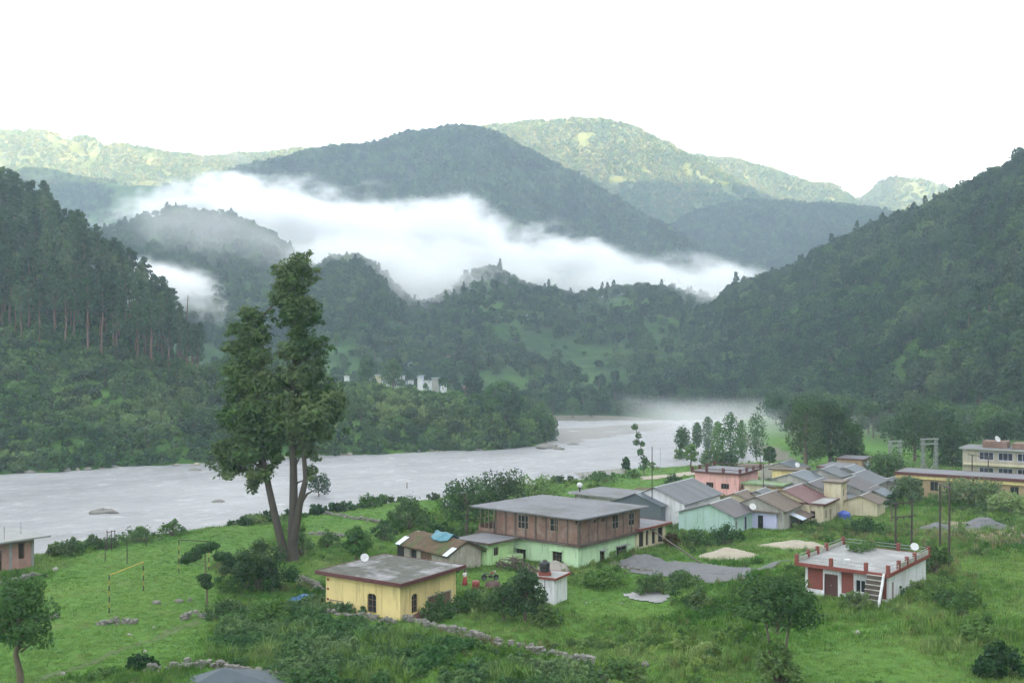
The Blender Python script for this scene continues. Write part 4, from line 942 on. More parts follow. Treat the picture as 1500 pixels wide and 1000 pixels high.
# --- pink house
h = House('pink_house', 'pink two level house with brown parapet posts around its flat roof', 'house', 57, 1082, 730)
PH = h; Lx, Ly, H_ = 10, 8.2, 4.2
lw = [h.rect('L', 1034, 706, 1045, 714), h.rect('L', 1056, 708, 1068, 716)]; rw = [h.rect('R', 1086, 708, 1089, 715), h.rect('R', 1099, 705, 1103, 713)]
h.walls(M_['pink'], Lx, Ly, -1, H_, .25, lw, rw)
for r_ in lw: h.win('L', r_, 'wood', 'glass', 3, 1, fw=.08)
for r_ in rw: h.win('R', r_, 'wood', 'glass', 1, 1, fw=.08)
h.slab('slab', -.6, Lx + .6, -.6, Ly + .6, H_ + .003, H_ + .25, trim='maroon')
for x, y in [(-.4, -.4), (-.4, 2.7), (-.4, 5.8), (-.4, Ly + .4), (3, -.4), (6.5, -.4), (Lx + .4, -.4), (Lx + .4, Ly + .4), (3.2, Ly + .4), (6.6, Ly + .4)]: MB().box(x - .2, x + .2, y - .2, y + .2, H_ + .2, H_ + 1.0).build('parapet_post', M_['maroon'], h.root)
for (p_, q_) in (((-.4, -.4), (-.4, Ly + .4)), ((-.4, -.4), (Lx + .4, -.4)), ((-.4, Ly + .4), (Lx + .4, Ly + .4)), ((Lx + .4, -.4), (Lx + .4, Ly + .4))):
    MB().bar((*p_, H_ + .72), (*q_, H_ + .72), .10).build('railing', M_['maroon'], h.root)
bl = MB(); bl.box(1.5, Lx, -1.5, -.62, .55, .7); bl.build('balcony_floor', M_['pink'], h.root)
for k in range(5): MB().box(1.6 + k * 2.0, 1.72 + k * 2.0, -1.48, -1.36, .7, 1.6).build('balcony_post', M_['pink'], h.root)
MB().box(1.5, Lx, -1.46, -1.40, 1.5, 1.62).build('balcony_rail', M_['pink'], h.root)

# --- tin roofed cottages
GR = 'tin roofed cottages of the village rows'
def cot(name, label, px, py, Lx, Ly, hh, rise, wall, roof, ridge=.5, yaw=57, L=(), R=(), second=None, over=.4):
    h = House(name, label, 'house', yaw, px, py, group=GR); h.gable(wall, roof, Lx, Ly, hh, rise, over, L, R, ridge, second=second); return h
h = cot('aqua_cottage', 'aqua painted cottage with a mauve tin gable roof, front left of the cottage rows', 1075, 783, 7.6, 8.2, 2.45, 1.45, 'aqua', 'tin_mauve', .42, R=[(.6, 1.5, .5, 1.7), (4.2, 5.2, -.2, 1.9)])
h.win('R', (.6, 1.5, .5, 1.7), 'greyw', 'glass', 2, 1); h.door('R', (4.2, 5.2, -.2, 1.9), 'dark', 'lav'); AQ = h
h = cot('tin_sheet_house', 'grey cottage clad in tin sheet, right behind the brick house', 968, 771, 6.4, 8, 3.0, 1.5, 'tin_blue', 'tin_blue', .5)
h = cot('wide_roof_cottage', 'white walled cottage with the widest blue grey tin roof, beside the tall mast', 1003, 772, 14, 9.5, 3.4, 2.0, 'white', 'tin_grey', .5)
h = cot('patchwork_roof_cottage', 'cottage with a brown patchwork tin roof right of the aqua cottage', 1148, 776, 9, 8, 2.7, 1.7, 'greyw', 'tin_rust', .5)
h = cot('red_roof_cottage', 'cottage with a dull red tin roof in the middle of the front row', 1186, 768, 9, 8, 3.1, 1.7, 'cream', 'tin_red', .5)
h = cot('grey_roof_cottage', 'cottage with a mossy grey roof behind the cream house', 1222, 755, 8, 8, 3.2, 1.6, 'greyw', 'tin_mauve', .5)
h = cot('mauve_roof_cottage', 'cottage with a mauve grey roof at the right end of the front row', 1268, 747, 9, 8, 2.9, 1.5, 'greyw', 'tin_mauve', .5)
h = cot('end_cottage', 'dark roofed cottage half hidden by the round tree at the end of the rows', 1283, 735, 9, 8, 3.0, 1.4, 'greyw', 'tin_grey', .5)
h = cot('blue_roof_cottage', 'cottage with a smooth blue tin roof in the back row behind the yellow cabin', 1196, 735, 8, 9, 3.0, 1.5, 'greyw', 'tin_blue', .5)
h = cot('slate_roof_cottage', 'cottage with a ribbed slate grey roof in the middle of the back row', 1240, 728, 8, 9, 3.2, 1.5, 'greyw', 'tin_grey', .5)
h = cot('light_roof_cottage', 'cottage with a pale worn roof at the right end of the back row', 1270, 722, 7, 8, 3.0, 1.4, 'greyw', 'tin_blue', .5)
h = cot('far_blue_cottage', 'low cottage with a blue grey roof, farthest back behind the pale green house', 1172, 708, 7, 8, 2.6, 1.2, 'greyw', 'tin_blue', .5)
h = House('lavender_hut', 'tiny lavender and white hut with a sagging brown roof beside the aqua cottage', 'hut', 57, 1137, 776, group=GR)
h.walls(M_['lav'], 3.0, 4.2, -.4, 2.35, .15, [(1.9, 2.7, -.2, 1.9)], []); h.door('L', (1.9, 2.7, -.2, 1.9), 'dark', 'lav'); h.slab('tin_rust', -.5, 3.4, -.5, 4.7, 2.353, 2.45); LH = h
h = House('lean_to_shed', 'open lean-to with a bright new sheet on its sloping tin roof', 'shed', 57, 1172, 775, group=GR)
MB().box(.2, 6, 3.9, 4.1, -.3, 2.9).build('wall', M_['greyw'], h.root)
for x in (.2, 3.0, 5.9): MB().box(x, x + .12, .2, .32, -.3, 1.35).build('post', M_['wood'], h.root)
for k, mm in ((0, 'tin_new'), (1, 'tin_rust'), (2, 'tin_rust')):
    MB().quadbox([(k * 2.1, -.4, 1.28), (k * 2.1 + 2.07, -.4, 1.28), (k * 2.1 + 2.07, 4.3, 2.95), (k * 2.1, 4.3, 2.95), (k * 2.1, -.4, 1.34), (k * 2.1 + 2.07, -.4, 1.34), (k * 2.1 + 2.07, 4.3, 3.01), (k * 2.1, 4.3, 3.01)]).build('roof_sheet', M_[mm], h.root)
h = House('cream_flat_house', 'cream flat roofed house with a maroon roof edge in the front row', 'house', 57, 1206, 768)
h.walls(M_['cream'], 7.0, 4.5, -.4, 2.9, .2, [(1.2, 2.1, .8, 1.9)], [(1.2, 2.0, .7, 1.9), (3.4, 4.3, -.2, 1.9)]); h.win('R', (1.2, 2.0, .7, 1.9), 'wood', 'glass', 2, 1); h.door('R', (3.4, 4.3, -.2, 1.9), 'wood', 'cream'); h.win('L', (1.2, 2.1, .8, 1.9), 'wood', 'glass', 2, 1)
h.slab('conc', -.4, 7.3, -.5, 4.9, 2.903, 3.1, trim='maroon'); CF = h
h = House('cream_tower_house', 'narrow tall cream house with a rusty roof edge, rising above the front row', 'house', 57, 1232, 757)
h.walls(M_['cream'], 3.4, 2.6, -.4, 5.2, .2, [], [(1.2, 2.0, 3.0, 4.2)]); h.win('R', (1.2, 2.0, 3.0, 4.2), 'wood', 'glass', 2, 1); h.slab('tin_rust', -.3, 3.7, -.3, 2.9, 5.203, 5.4)
h = House('sheet_stack_shed', 'low shed roofed with loose overlapping tin sheets at the right of the front row', 'shed', 57, 1258, 752, group=GR)
h.walls(M_['cream'], 4.5, 5, -.4, 1.6, .2)
for k in range(3): MB().quadbox([(-.4 + k * .2, -.5 + k * 1.8, 1.62 + k * .5), (4.9, -.5 + k * 1.8, 1.62 + k * .5), (4.9, 1.5 + k * 1.8, 2.05 + k * .5), (-.4 + k * .2, 1.5 + k * 1.8, 2.05 + k * .5), (-.4 + k * .2, -.5 + k * 1.8, 1.68 + k * .5), (4.9, -.5 + k * 1.8, 1.68 + k * .5), (4.9, 1.5 + k * 1.8, 2.11 + k * .5), (-.4 + k * .2, 1.5 + k * 1.8, 2.11 + k * .5)]).build('roof_sheet', M_['tin_new' if k == 0 else 'tin_grey'], h.root)
h = House('pale_green_house', 'pale green and cream house with a mossy green roof, right of the pink house', 'house', 57, 1144, 737)
h.walls(M_['cream'], 5, 6.5, -.5, 2.9, .2, [(1.5, 2.5, .8, 2.0)], []); h.win('L', (1.5, 2.5, .8, 2.0), 'wood', 'glass', 2, 1); h.slab('tin_green', -.5, 5.5, -.6, 7, 2.903, 3.15)
h = House('yellow_cabin', 'small yellow cabin with a brown roof edge and two openings behind the patchwork roof', 'house', 57, 1153, 738)
h.walls(M_['yellow'], 6, 3.5, -.5, 2.6, .2, [], [(.8, 1.9, .8, 1.9), (3.2, 4.6, .8, 1.9)]); h.win('R', (.8, 1.9, .8, 1.9), 'wood', 'dark', 1, 1); h.win('R', (3.2, 4.6, .8, 1.9), 'wood', 'dark', 1, 1); h.slab('slab', -.4, 6.4, -.5, 4, 2.603, 2.8, trim='wood')  # both openings filled with black, the cabin's inner shade as colour
h = House('lamp_lit_house', 'low ochre house with a white dish and a lit lamp under its roof edge', 'house', 57, 1168, 712)
h.walls(M_['yellow'], 6, 5, -.5, 2.9, .2, [(1.0, 2.0, .8, 1.9)], [(1, 2, .8, 1.9)]); h.win('L', (1.0, 2.0, .8, 1.9), 'wood', 'glass', 2, 1); h.win('R', (1, 2, .8, 1.9), 'wood', 'glass', 2, 1); h.slab('tin_rust', -.5, 6.5, -.6, 5.6, 2.903, 3.2); LL = h
h = House('long_tan_house', 'long tan walled house with a thin brown roof beyond the pink house', 'house', 57, 1150, 703)
h.walls(M_['cream'], 4, 9.5, -.5, 2.3, .2); h.slab('tin_rust', -.5, 4.5, -.5, 10, 2.303, 2.5)
h = House('orange_house', 'orange yellow house with a dark square opening and a flat brown roof', 'house', 57, 1232, 713)
h.walls(M_['yellow'], 9, 4.0, -.5, 3.5, .2, [], [(.8, 2.2, 1.0, 2.6), (5, 6.5, 1.0, 2.4)]); h.win('R', (.8, 2.2, 1.0, 2.6), 'wood', 'dark', 1, 1); h.win('R', (5, 6.5, 1.0, 2.4), 'wood', 'dark', 1, 1); h.slab('slab', -.5, 9.5, -.6, 4.6, 3.503, 3.8, trim='maroon')  # square openings closed in black to paint the dark room behind
h = House('orange_back_house', 'orange walled house with a blue sheet leaning on it, behind the flat brown roof', 'house', 57, 1262, 699)
h.walls(M_['orange'], 8, 5, -.5, 3.6, .2); h.slab('slab', -.4, 8.4, -.5, 5.4, 3.603, 3.8, trim='maroon'); MB().quadbox([(1.5, -.9, 1.2), (4.5, -.9, 1.2), (4.5, -.3, 3.0), (1.5, -.3, 3.0), (1.5, -.95, 1.25), (4.5, -.95, 1.25), (4.5, -.35, 3.05), (1.5, -.35, 3.05)]).build('blue_sheet', M_['tin_new'], h.root)
h = House('dark_shack', 'low dark shack with a sagging thatched roof on posts, beside the tall mast', 'hut', 57, 968, 745)
h.walls(M_['pale_wood'], 4, 5.5, -.4, 1.9, .2, [(1, 2.6, -.2, 1.7), (3.4, 4.6, -.2, 1.7)]); 
r_ = MB(); r_.quadbox([(-.7, -.7, 1.8), (4.6, -.7, 2.1), (4.6, 6.6, 2.1), (-.7, 6.6, 1.8), (-.2, -.2, 2.35), (4.0, .2, 2.75), (4.0, 6, 2.75), (-.2, 6, 2.3)]); r_.build('roof', M_['thatch'], h.root)
h = House('shingle_annexe', 'small annexe with a pale grey roof against the left wall of the pink house', 'house', 57, 1022, 737)
h.walls(M_['greyw'], 4, 4, -.4, 2.2, .2); h.slab('slab', -.4, 4.4, -.5, 4.6, 2.203, 2.4)

for nm_, lb_, px_, py_, rf_, wl2, yw in (('small_shed', 'small dark roofed shed squeezed between the red roof and the cream tower', 1216, 744, 'tin_grey', 'greyw', 57), ('small_shed', 'low rust roofed shed at the foot of the mauve roofed cottage', 1285, 757, 'tin_rust', 'cream', 57),
    ('small_shed', 'low blue grey shed below the sheet stack, farthest right of the front row', 1296, 744, 'tin_blue', 'greyw', 57), ('small_shed', 'small mauve roofed shed behind the slate roofed cottage', 1258, 712, 'tin_mauve', 'greyw', 57),
    ('small_shed', 'small shed with a streaked brown roof between the wide roof and the aqua cottage', 1098, 752, 'tin_rust', 'cream', 57), ('small_shed', 'small dark shed left of the yellow cabin', 1130, 748, 'tin_grey', 'greyw', 60), ('small_shed', 'dark roofed shed under the round village tree', 1318, 728, 'tin_grey', 'greyw', 50)):
    h = House(nm_, lb_, 'shed', yw, px_, py_, group=GR); h.gable(wl2, rf_, 5.2, 5.0, 2.0, 1.0, .35)
# --- long ochre building and the two-storey building at the right
h = House('long_ochre_building', 'long low ochre building with a dark flat roof running to the right edge', 'building', 55, at=(96, 161), z=0.6)
op = [(3 + k * 3.2, 4.4 + k * 3.2, .6, 2.3) for k in range(9)]
h.walls(M_['orange'], 7, 32, -2, 3.3, .25, op, [])
for r_ in op: h.win('L', r_, 'pale_wood', 'glass', 2, 1, fw=.1)
h.slab('slab', -1.0, 7.6, -.6, 32.6, 3.303, 3.75, trim='maroon'); MB().box(-.6, -.03, -.5, 32.5, 2.62, 3.2).build('fascia_band', M_['yellow'], h.root)
h = House('two_storey_building', 'two storey yellow building with wide dark windows at the right edge', 'building', 55, at=(112, 190), z=0.2)
op = [(1 + k * 3.5, 3.7 + k * 3.5, z, z + 1.5) for k in range(6) for z in (1.0,)]; Lq = h.u('L', 1410)
n_ = int(Lq // 3.5); op1 = [(.8 + k * 3.5, 3.5 + k * 3.5, .9, 2.5) for k in range(n_)]; op2 = [(.8 + k * 3.5, 3.5 + k * 3.5, 4.0, 5.6) for k in range(n_)]
w = MB(); h.face(w, 'L', Lq, -2, 2.95, .25, op1); h.face(w, 'L', Lq, 3.35, 6.1, .25, op2); w.box(.25, 8, 0, .25, -2, 6.1); w.box(.25, 8, Lq - .25, Lq, -2, 6.1); w.box(7.75, 8, .25, Lq - .25, -2, 6.1); w.build('wall', PL('drab_plaster', (.36, .33, .26), .85, .15, .8, stain=(.26, .25, .22)), h.root)
MB().box(-1.1, 7.7, .01, Lq - .26, 2.953, 3.347).build('floor_band', M_['cream'], h.root)
for r_ in op1 + op2: h.win('L', r_, 'lav', 'glass', 3, 1, fw=.1)
h.slab('slab', -.9, 8.5, -.5, Lq + .5, 6.103, 6.4, trim='conc')
for x, y, a_, b_, c_ in ((1.5, Lq - 8, 4, 4.5, 1.3), (1, Lq - 15, 5, 6, 1.1)): MB().box(x, x + a_, y, y + b_, 6.41, 6.41 + c_).build('roof_room', M_['brick'], h.root)
h = House('pink_gate_house', 'small pinkish shed with a red sloping roof below the long ochre building', 'shed', 30, 1478, 722)
h.gable('pink', 'tin_red', 3.5, 3, 1.8, .9)

# --- white houses of the village across the river
far_spots = [(546, 556, 5, 'white'), (553, 552, 6, 'cream'), (559, 561, 5, 'white'), (566, 556, 5, 'white'), (572, 566, 6, 'white'), (578, 558, 5, 'lav'), (583, 563, 6, 'white'), (590, 553, 7, 'white'), (594, 562, 5, 'lav'), (600, 560, 5, 'white'),
             (612, 556, 5, 'white'), (617, 553, 5, 'lav'), (627, 560, 7, 'white'), (638, 557, 6, 'greyw'), (645, 563, 6, 'lav'), (652, 565, 6, 'white'), (620, 566, 4, 'white'), (683, 568, 5, 'pink'), (509, 553, 5, 'white'), (524, 567, 6, 'white'), (765, 576, 5, 'white'), (773, 575, 6, 'white'), (782, 576, 5, 'white'), (600, 571, 4, 'white')]
def on_hill(hl, px, py, t0=0.0, t1=2.0):
    t = np.linspace(t0, t1, 600); p = hl.at(np.full(600, float(px)), t); q = HY - (p[:, 2] - CZ) / p[:, 1] * F
    k = np.nonzero(q <= py)[0]; return p[k[0] if len(k) else -1]
for i, (px, py, sz, mt) in enumerate(far_spots):
    sz *= .42; D = 424 + (i * 37 % 52); X_ = (px - 750) / F * D; zz_ = Zp(py + 4, D)
    if px > 700: D = 560; X_ = (px - 750) / F * D; zz_ = Zp(py + 4, D)
    h = House('riverside_house', 'tiny pale house among the trees of the village across the river', 'house', rnd.choice([10, 35, 57, 75]), at=(X_, D), z=zz_, group='houses of the village across the river')
    h.walls(M_[mt], sz, sz * .8, -6, 2.2, .2, [], [(sz * .3, sz * .5, .8, 2.0)]); h.slab('tin_new' if i % 3 else 'slab', -.4, sz + .4, -.4, sz * .8 + .4, 2.203, 2.4)
for i, (px, py, mt, lb) in enumerate([(658, 520, 'pink', 'lone pinkish house on the hillside above the far village'), (762, 466, 'white', 'lone white house high on the terraced hillside below the fog'), (702, 460, 'greyw', 'small grey house on the hillside at the left of the high white house'), (787, 534, 'white', 'small white house at the foot of the terraced green fields'), (600, 537, 'white', 'single white hut just above the far village roofs')]):
    p_ = on_hill(B2, px, py + 3, 0.02, 2.0); h = House('hillside_house', lb, 'house', 30, at=(p_[0], p_[1]), z=float(p_[2]) + .6)
    sz = 7 if i < 2 else 4.5; h.walls(M_[mt], sz, sz * .7, -3, 3.2, .2, [], [(sz * .3, sz * .5, .8, 2.0)]); h.slab('tin_new', -.4, sz + .4, -.4, sz * .7 + .4, 3.203, 3.5)
# ------------------------------------------------------------------ objects around the houses
def add3(h, x, y, z): return on_house(h, x, y, z)
def dish(pos, label, d=1.1, yaw=200, pole=.9, group='satellite dishes'):
    t = thing('satellite_dish', pos, yaw, label, 'satellite dish', group)
    MB().tube([(0, 0, 0), (0, 0, pole)], .035, 7).build('mast', M_['steel'], t)
    prof = [(0.0001, 0), (d * .2, .012), (d * .36, .05), (d * .5, .12), (d * .5, .135), (d * .36, .07), (d * .2, .03), (0.0001, .018)]
    b = MB().lathe(prof, (0, 0, 0), 20).build('reflector', M_['dish'], t, (0, 0, pole + d * .22), True); b.rotation_euler = (math.radians(62), 0, 0)
    MB().tube([(0, -.05, pole + d * .05), (0, -d * .55, pole + d * .42)], .02, 5).build('feed_arm', M_['steel'], t); return t
# the roof dishes face the camera side of the sky
dish(add3(YH, 4.6, 8.4, 3.62), 'white satellite dish on the back left of the yellow house roof', .85, 20, .35)
dish(add3(RW, 8.6, .3, 3.03), 'grey white satellite dish on the right parapet of the red and white house', .8, -10, .9)
dish(gp(653, 764), 'white satellite dish standing among the trees left of the brick house', 1.1, 25, 2.6)
dish(add3(AQ, 6.4, -.4, 2.35), 'white satellite dish at the eave of the aqua cottage', 1.0, 10, .5)
dish(add3(LL, 1.5, .5, 3.22), 'white satellite dish on the roof of the lamp lit house', 1.0, 10, .5)
dish(Vector((98.0, 201, 7.55)), 'white satellite dish on the roof of the two storey building', 1.3, 20, .6)
def tank(pos, label, r=.55, hh=1.15, mat='blackp', base=None):
    t = thing('water_tank', pos, 0, label, 'water tank', None); z = 0
    if base: MB().box(-r * 1.2, r * 1.2, -r * 1.2, r * 1.2, 0, .3).build('plinth', M_[base], t); z = .3
    MB().lathe([(r * .96, z), (r, z + .06), (r, z + hh * .3), (r * .97, z + hh * .33), (r, z + hh * .36), (r, z + hh * .62), (r * .97, z + hh * .65), (r, z + hh * .68), (r * .96, z + hh * .86), (r * .6, z + hh * .97), (r * .42, z + hh)], seg=18).build('tank_body', M_[mat], t, smooth=True)
    MB().lathe([(r * .40, z + hh + .002), (r * .40, z + hh + .08), (r * .34, z + hh + .10)], seg=14).build('lid', M_[mat], t)
tank(add3(WS, .9, 1.5, 2.705), 'black water tank on a red plinth on the white shed roof', .52, 1.05, base='redp')
tank(add3(SL, 7.0, 1.0, 3.5), 'black water tank on the slab roof behind the brick house', .75, 1.5)
tank(add3(CF, 6.2, -1.4, -.3), 'blue round water tank beside the cream flat roofed house', .95, 1.6, 'bluep')
t = thing('globe_tank', add3(SL, 1.0, 12.8, 3.5), 0, 'small round white tank on a dark stand, on the slab roof behind the brick house', 'water tank')
MB().lathe([(.12, 0), (.12, .5), (.25, .52), (.25, .6)], seg=10).build('stand', M_['blackp'], t); MB().lathe([(.1, .61), (.36, .75), (.47, 1.05), (.36, 1.35), (.1, 1.5)], seg=14).build('tank_body', M_['dish'], t, smooth=True)
# lamp that is lit
t = thing('wall_lamp', add3(LL, 2.8, -.35, 2.55), 57, 'small lit lamp hanging under the roof edge of the ochre house', 'lamp')
MB().bar((0, .33, .15), (0, 0, .12), .03).build('bracket', M_['steel'], t)
lm = bpy.data.materials.new('lit_bulb'); lm.use_nodes = True; b_ = lm.node_tree.nodes['Principled BSDF']; b_.inputs['Emission Color'].default_value = (1, .72, .35, 1); b_.inputs['Emission Strength'].default_value = 9; b_.inputs['Base Color'].default_value = (1, .8, .5, 1)
MB().lathe([(.03, .1), (.13, .02), (.17, -.1), (.12, -.22), (.02, -.26)], seg=12).build('bulb', lm, t, smooth=True)
# white chair on the terrace
t = thing('terrace_chair', add3(RW, 1.2, 4.4, 3.06), 70, 'white plastic chair standing on the roof terrace of the red house', 'chair')
MB().box(-.27, .27, -.27, .27, .40, .45).build('seat', M_['dish'], t); MB().box(-.27, .27, .24, .29, .46, .98).build('backrest', M_['dish'], t)
for sx in (-.24, .24):
    for sy in (-.24, .24): MB().box(sx - .025, sx + .025, sy - .025, sy + .025, 0, .399).build('leg', M_['dish'], t)

# --- the woman on the grass
def person(pos, yaw):
    me = bpy.data.meshes.new('person'); V = []; E = []; Rr = []
    def v(p, r, par=None):
        V.append(p); Rr.append(r)
        if par is not None: E.append((par, len(V) - 1))
        return len(V) - 1
    pel = v((0, 0, .92), .13); ab = v((0, -.01, 1.08), .115, pel); ch = v((0, -.02, 1.27), .13, ab); nk = v((0, -.01, 1.42), .052, ch); hd = v((0, -.02, 1.50), .082, nk); tp = v((0, -.015, 1.62), .075, hd); v((0, -.105, 1.53), .018, hd)
    for s in (-1, 1):
        sh = v((s * .17, -.01, 1.36), .055, ch); el = v((s * .24, .04 - .05 * (s > 0), 1.10), .043, sh); wr = v((s * .22, -.10 - .06 * (s > 0), .90), .030, el); pm = v((s * .215, -.14 - .06 * (s > 0), .84), .032, wr)
        for k in range(4):
            a = v((s * .215 + (k - 1.5) * .018, -.165 - .06 * (s > 0), .795 - .006 * (k in (1, 2))), .009, pm); v((s * .212 + (k - 1.5) * .018, -.15 - .06 * (s > 0), .765 - .008 * (k in (1, 2))), .008, a)
        a = v((s * .185, -.17 - .06 * (s > 0), .83), .010, pm); v((s * .18, -.185 - .06 * (s > 0), .80), .009, a)
        hp = v((s * .09, 0, .86), .09, pel); kn = v((s * .10, -.06 * s - .02, .48), .058, hp); an = v((s * .10, .07 * s, .09), .038, kn); v((s * .10, .07 * s - .14, .04), .035, an)
    me.from_pydata(V, E, []); o = link('person', me)
    sk = o.modifiers.new('skin', 'SKIN'); lay_ = me.skin_vertices[0] if me.skin_vertices else None
    if lay_ is None:
        bm = bmesh.new(); bm.from_mesh(me); bm.verts.layers.skin.verify(); bm.to_mesh(me); bm.free(); lay_ = me.skin_vertices[0]
    for k, r in enumerate(Rr): lay_.data[k].radius = (r, r); lay_.data[k].use_root = (k == 0)
    o.modifiers.new('smooth', 'SUBSURF').levels = 1; o.modifiers['smooth'].render_levels = 1
    skin = PL('skin', (0.30, 0.16, 0.10), .6, .05, 3); me.materials.append(skin)
    o.location = pos; o.rotation_euler = (0, 0, math.radians(yaw))
    tag(o, 'woman in a white top and long red skirt behind the yellow house', 'person')
    wh = PL('white_cotton', (.66, .64, .66), .9, .08, 4); rd = PL('red_cotton', (.28, .035, .045), .9, .2, 4)
    MB().lathe([(.17, .90), (.155, 1.02), (.16, 1.15), (.19, 1.28), (.175, 1.36), (.09, 1.41)], (0, -.012, 0), 16).build('blouse', wh, o, smooth=True).scale = (1, .82, 1)
    for s in (-1, 1): MB().tube([(s * .15, -.01, 1.37), (s * .205, .015, 1.23), (s * .238, .035 - .05 * (s > 0), 1.12)], [.072, .066, .060], 9).build('sleeve', wh, o, smooth=True)
    MB().lathe([(.15, .98), (.19, .86), (.24, .5), (.30, .12), (.29, .11), (.12, .9)], (0, .0, 0), 18).build('skirt', rd, o, smooth=True)
    MB().lathe([(.02, 1.70), (.075, 1.68), (.10, 1.60), (.098, 1.52), (.08, 1.45), (.06, 1.40)], (0, .018, 0), 12).build('hair', M_['blackp'], o, smooth=True)
person(gp(681, 858), 40)

# --- motorcycle
p_ = gp(718, 850); t = thing('motorcycle', p_, 12, 'dark motorcycle parked on the grass below the lime outhouse', 'motorcycle')
for x in (-.66, .66):
    tor = MB(); pr = []
    for k in range(9): a = k / 8 * 2 * math.pi; pr.append((.27 + .05 * math.cos(a), .05 * math.sin(a)))
    w_ = tor.lathe(pr[:-1], seg=22).build('wheel', M_['blackp'], t, (x, 0, .32), True); w_.rotation_euler = (math.pi / 2, 0, 0)
    rm = MB()
    for k in range(6): a = k * math.pi / 3; rm.bar((0, 0, 0), (.24 * math.cos(a), .24 * math.sin(a), 0), .02)
    rm.build('spokes', M_['steel'], w_)
fr = MB(); fr.bar((-.66, 0, .34), (-.1, 0, .55), .06); fr.bar((-.1, 0, .35), (.35, 0, .8), .07); fr.bar((.66, 0, .32), (.42, 0, .95), .07); fr.box(-.2, .22, -.13, .13, .28, .55); fr.build('frame', M_['blackp'], t)
MB().quadbox([(-.02, -.12, .66), (.42, -.12, .74), (.42, .12, .74), (-.02, .12, .66), (-.0, -.09, .84), (.40, -.09, .92), (.40, .09, .92), (.0, .09, .84)]).build('fuel_tank', M_['redpl'], t, bevel=.03)
MB().quadbox([(-.75, -.13, .70), (-.03, -.13, .68), (-.03, .13, .68), (-.75, .13, .70), (-.75, -.11, .80), (-.03, -.11, .77), (-.03, .11, .77), (-.75, .11, .80)]).build('saddle', M_['blackp'], t, bevel=.03)
MB().tube([(.36, -.36, 1.03), (.42, 0, .97), (.36, .36, 1.03)], .02, 6).build('handlebar', M_['steel'], t); MB().lathe([(.05, 0), (.10, .04), (.10, .12), (.03, .16)], seg=12).build('headlight', M_['dish'], t, (.52, 0, .84), True)
MB().quadbox([(-1.0, -.07, .55), (-.5, -.07, .68), (-.5, .07, .68), (-1.0, .07, .55), (-1.0, -.07, .58), (-.5, -.07, .71), (-.5, .07, .71), (-1.0, .07, .58)]).build('mudguard', M_['blackp'], t)
# --- red drum and bundles
t = MB().lathe([(.36, 0), (.40, .04), (.40, .28), (.42, .30), (.40, .33), (.40, .6), (.42, .62), (.40, .65), (.40, .9), (.36, .95)], seg=20).build('drum', M_['redpl'], None, gp(697, 864), True)
tag(t, 'red plastic drum standing on the grass beside the woman in the red skirt', 'drum')
def blob(name, pos, r, mat, seed, label=None, cat=None, group=None, nu=18, nv=11, rough=.28):
    u = np.linspace(0, 2 * math.pi, nu + 1)[:-1]; v = np.linspace(-math.pi / 2, math.pi / 2, nv); U, Vv = np.meshgrid(u, v)
    d = 1 + rough * fbm(U * 1.3 + seed * 3.1, Vv * 1.7 + seed, seed, 3) + rough * .4 * np.sin(U * 2 + seed)
    P = np.stack([r[0] * d * np.cos(Vv) * np.cos(U), r[1] * d * np.cos(Vv) * np.sin(U), r[2] * d * np.sin(Vv) + r[2] * .45], -1).reshape(-1, 3)
    fcs = [(i * nu + k, i * nu + (k + 1) % nu, (i + 1) * nu + (k + 1) % nu, (i + 1) * nu + k) for i in range(nv - 1) for k in range(nu)]
    o = link(name, np_mesh(name, P, fcs, mat, rough < .2), None, pos)
    if label: tag(o, label, cat, group)
    return o
blob('sack_bundle', gp(724, 864), (1.1, .7, .6), PL('brown_sacking', (.10, .06, .055), .95, .4, 3), 3, 'heap of brown sacks and cloth beside the red drum', 'sacks', rough=.5)
# --- log heap by the mint wall
p_ = gp(768, 836); t = thing('wood_heap', p_, 50, 'heap of dark logs and branches stacked against the mint green wall', 'wood heap')
lr = random.Random(5)
for k in range(64):
    y = lr.uniform(-1.6, 3.6); x = lr.uniform(-1.0, .5); z = .15 + 1.5 * lr.random() * max(.25, 1 - abs(y - 1.2) / 2.6); L_ = lr.uniform(.9, 2.2); a = lr.gauss(1.2, .5); e = lr.gauss(.12, .22)
    d = np.array([math.cos(a) * math.cos(e), math.sin(a) * math.cos(e), math.sin(e)]) * L_ / 2; r0 = lr.uniform(.04, .10)
    MB().tube([(x - d[0], y - d[1], max(.05, z - d[2])), (x, y, z + .03), (x + d[0], y + d[1], z + d[2])], [r0, r0 * .9, r0 * .7], 6).build('log', M_['column' if k % 3 else 'rust'], t)
# --- leaning plank
a, b = gp(1027, 826), gp(950, 800); o = MB().bar((0, 0, .1), tuple(Vector((b.x, b.y, b.z + 2.4)) - a), .2, .1).build('plank_ramp', M_['column'], None, a); tag(o, 'long weathered plank leaning from the gravel up to the yellow outbuilding', 'plank')
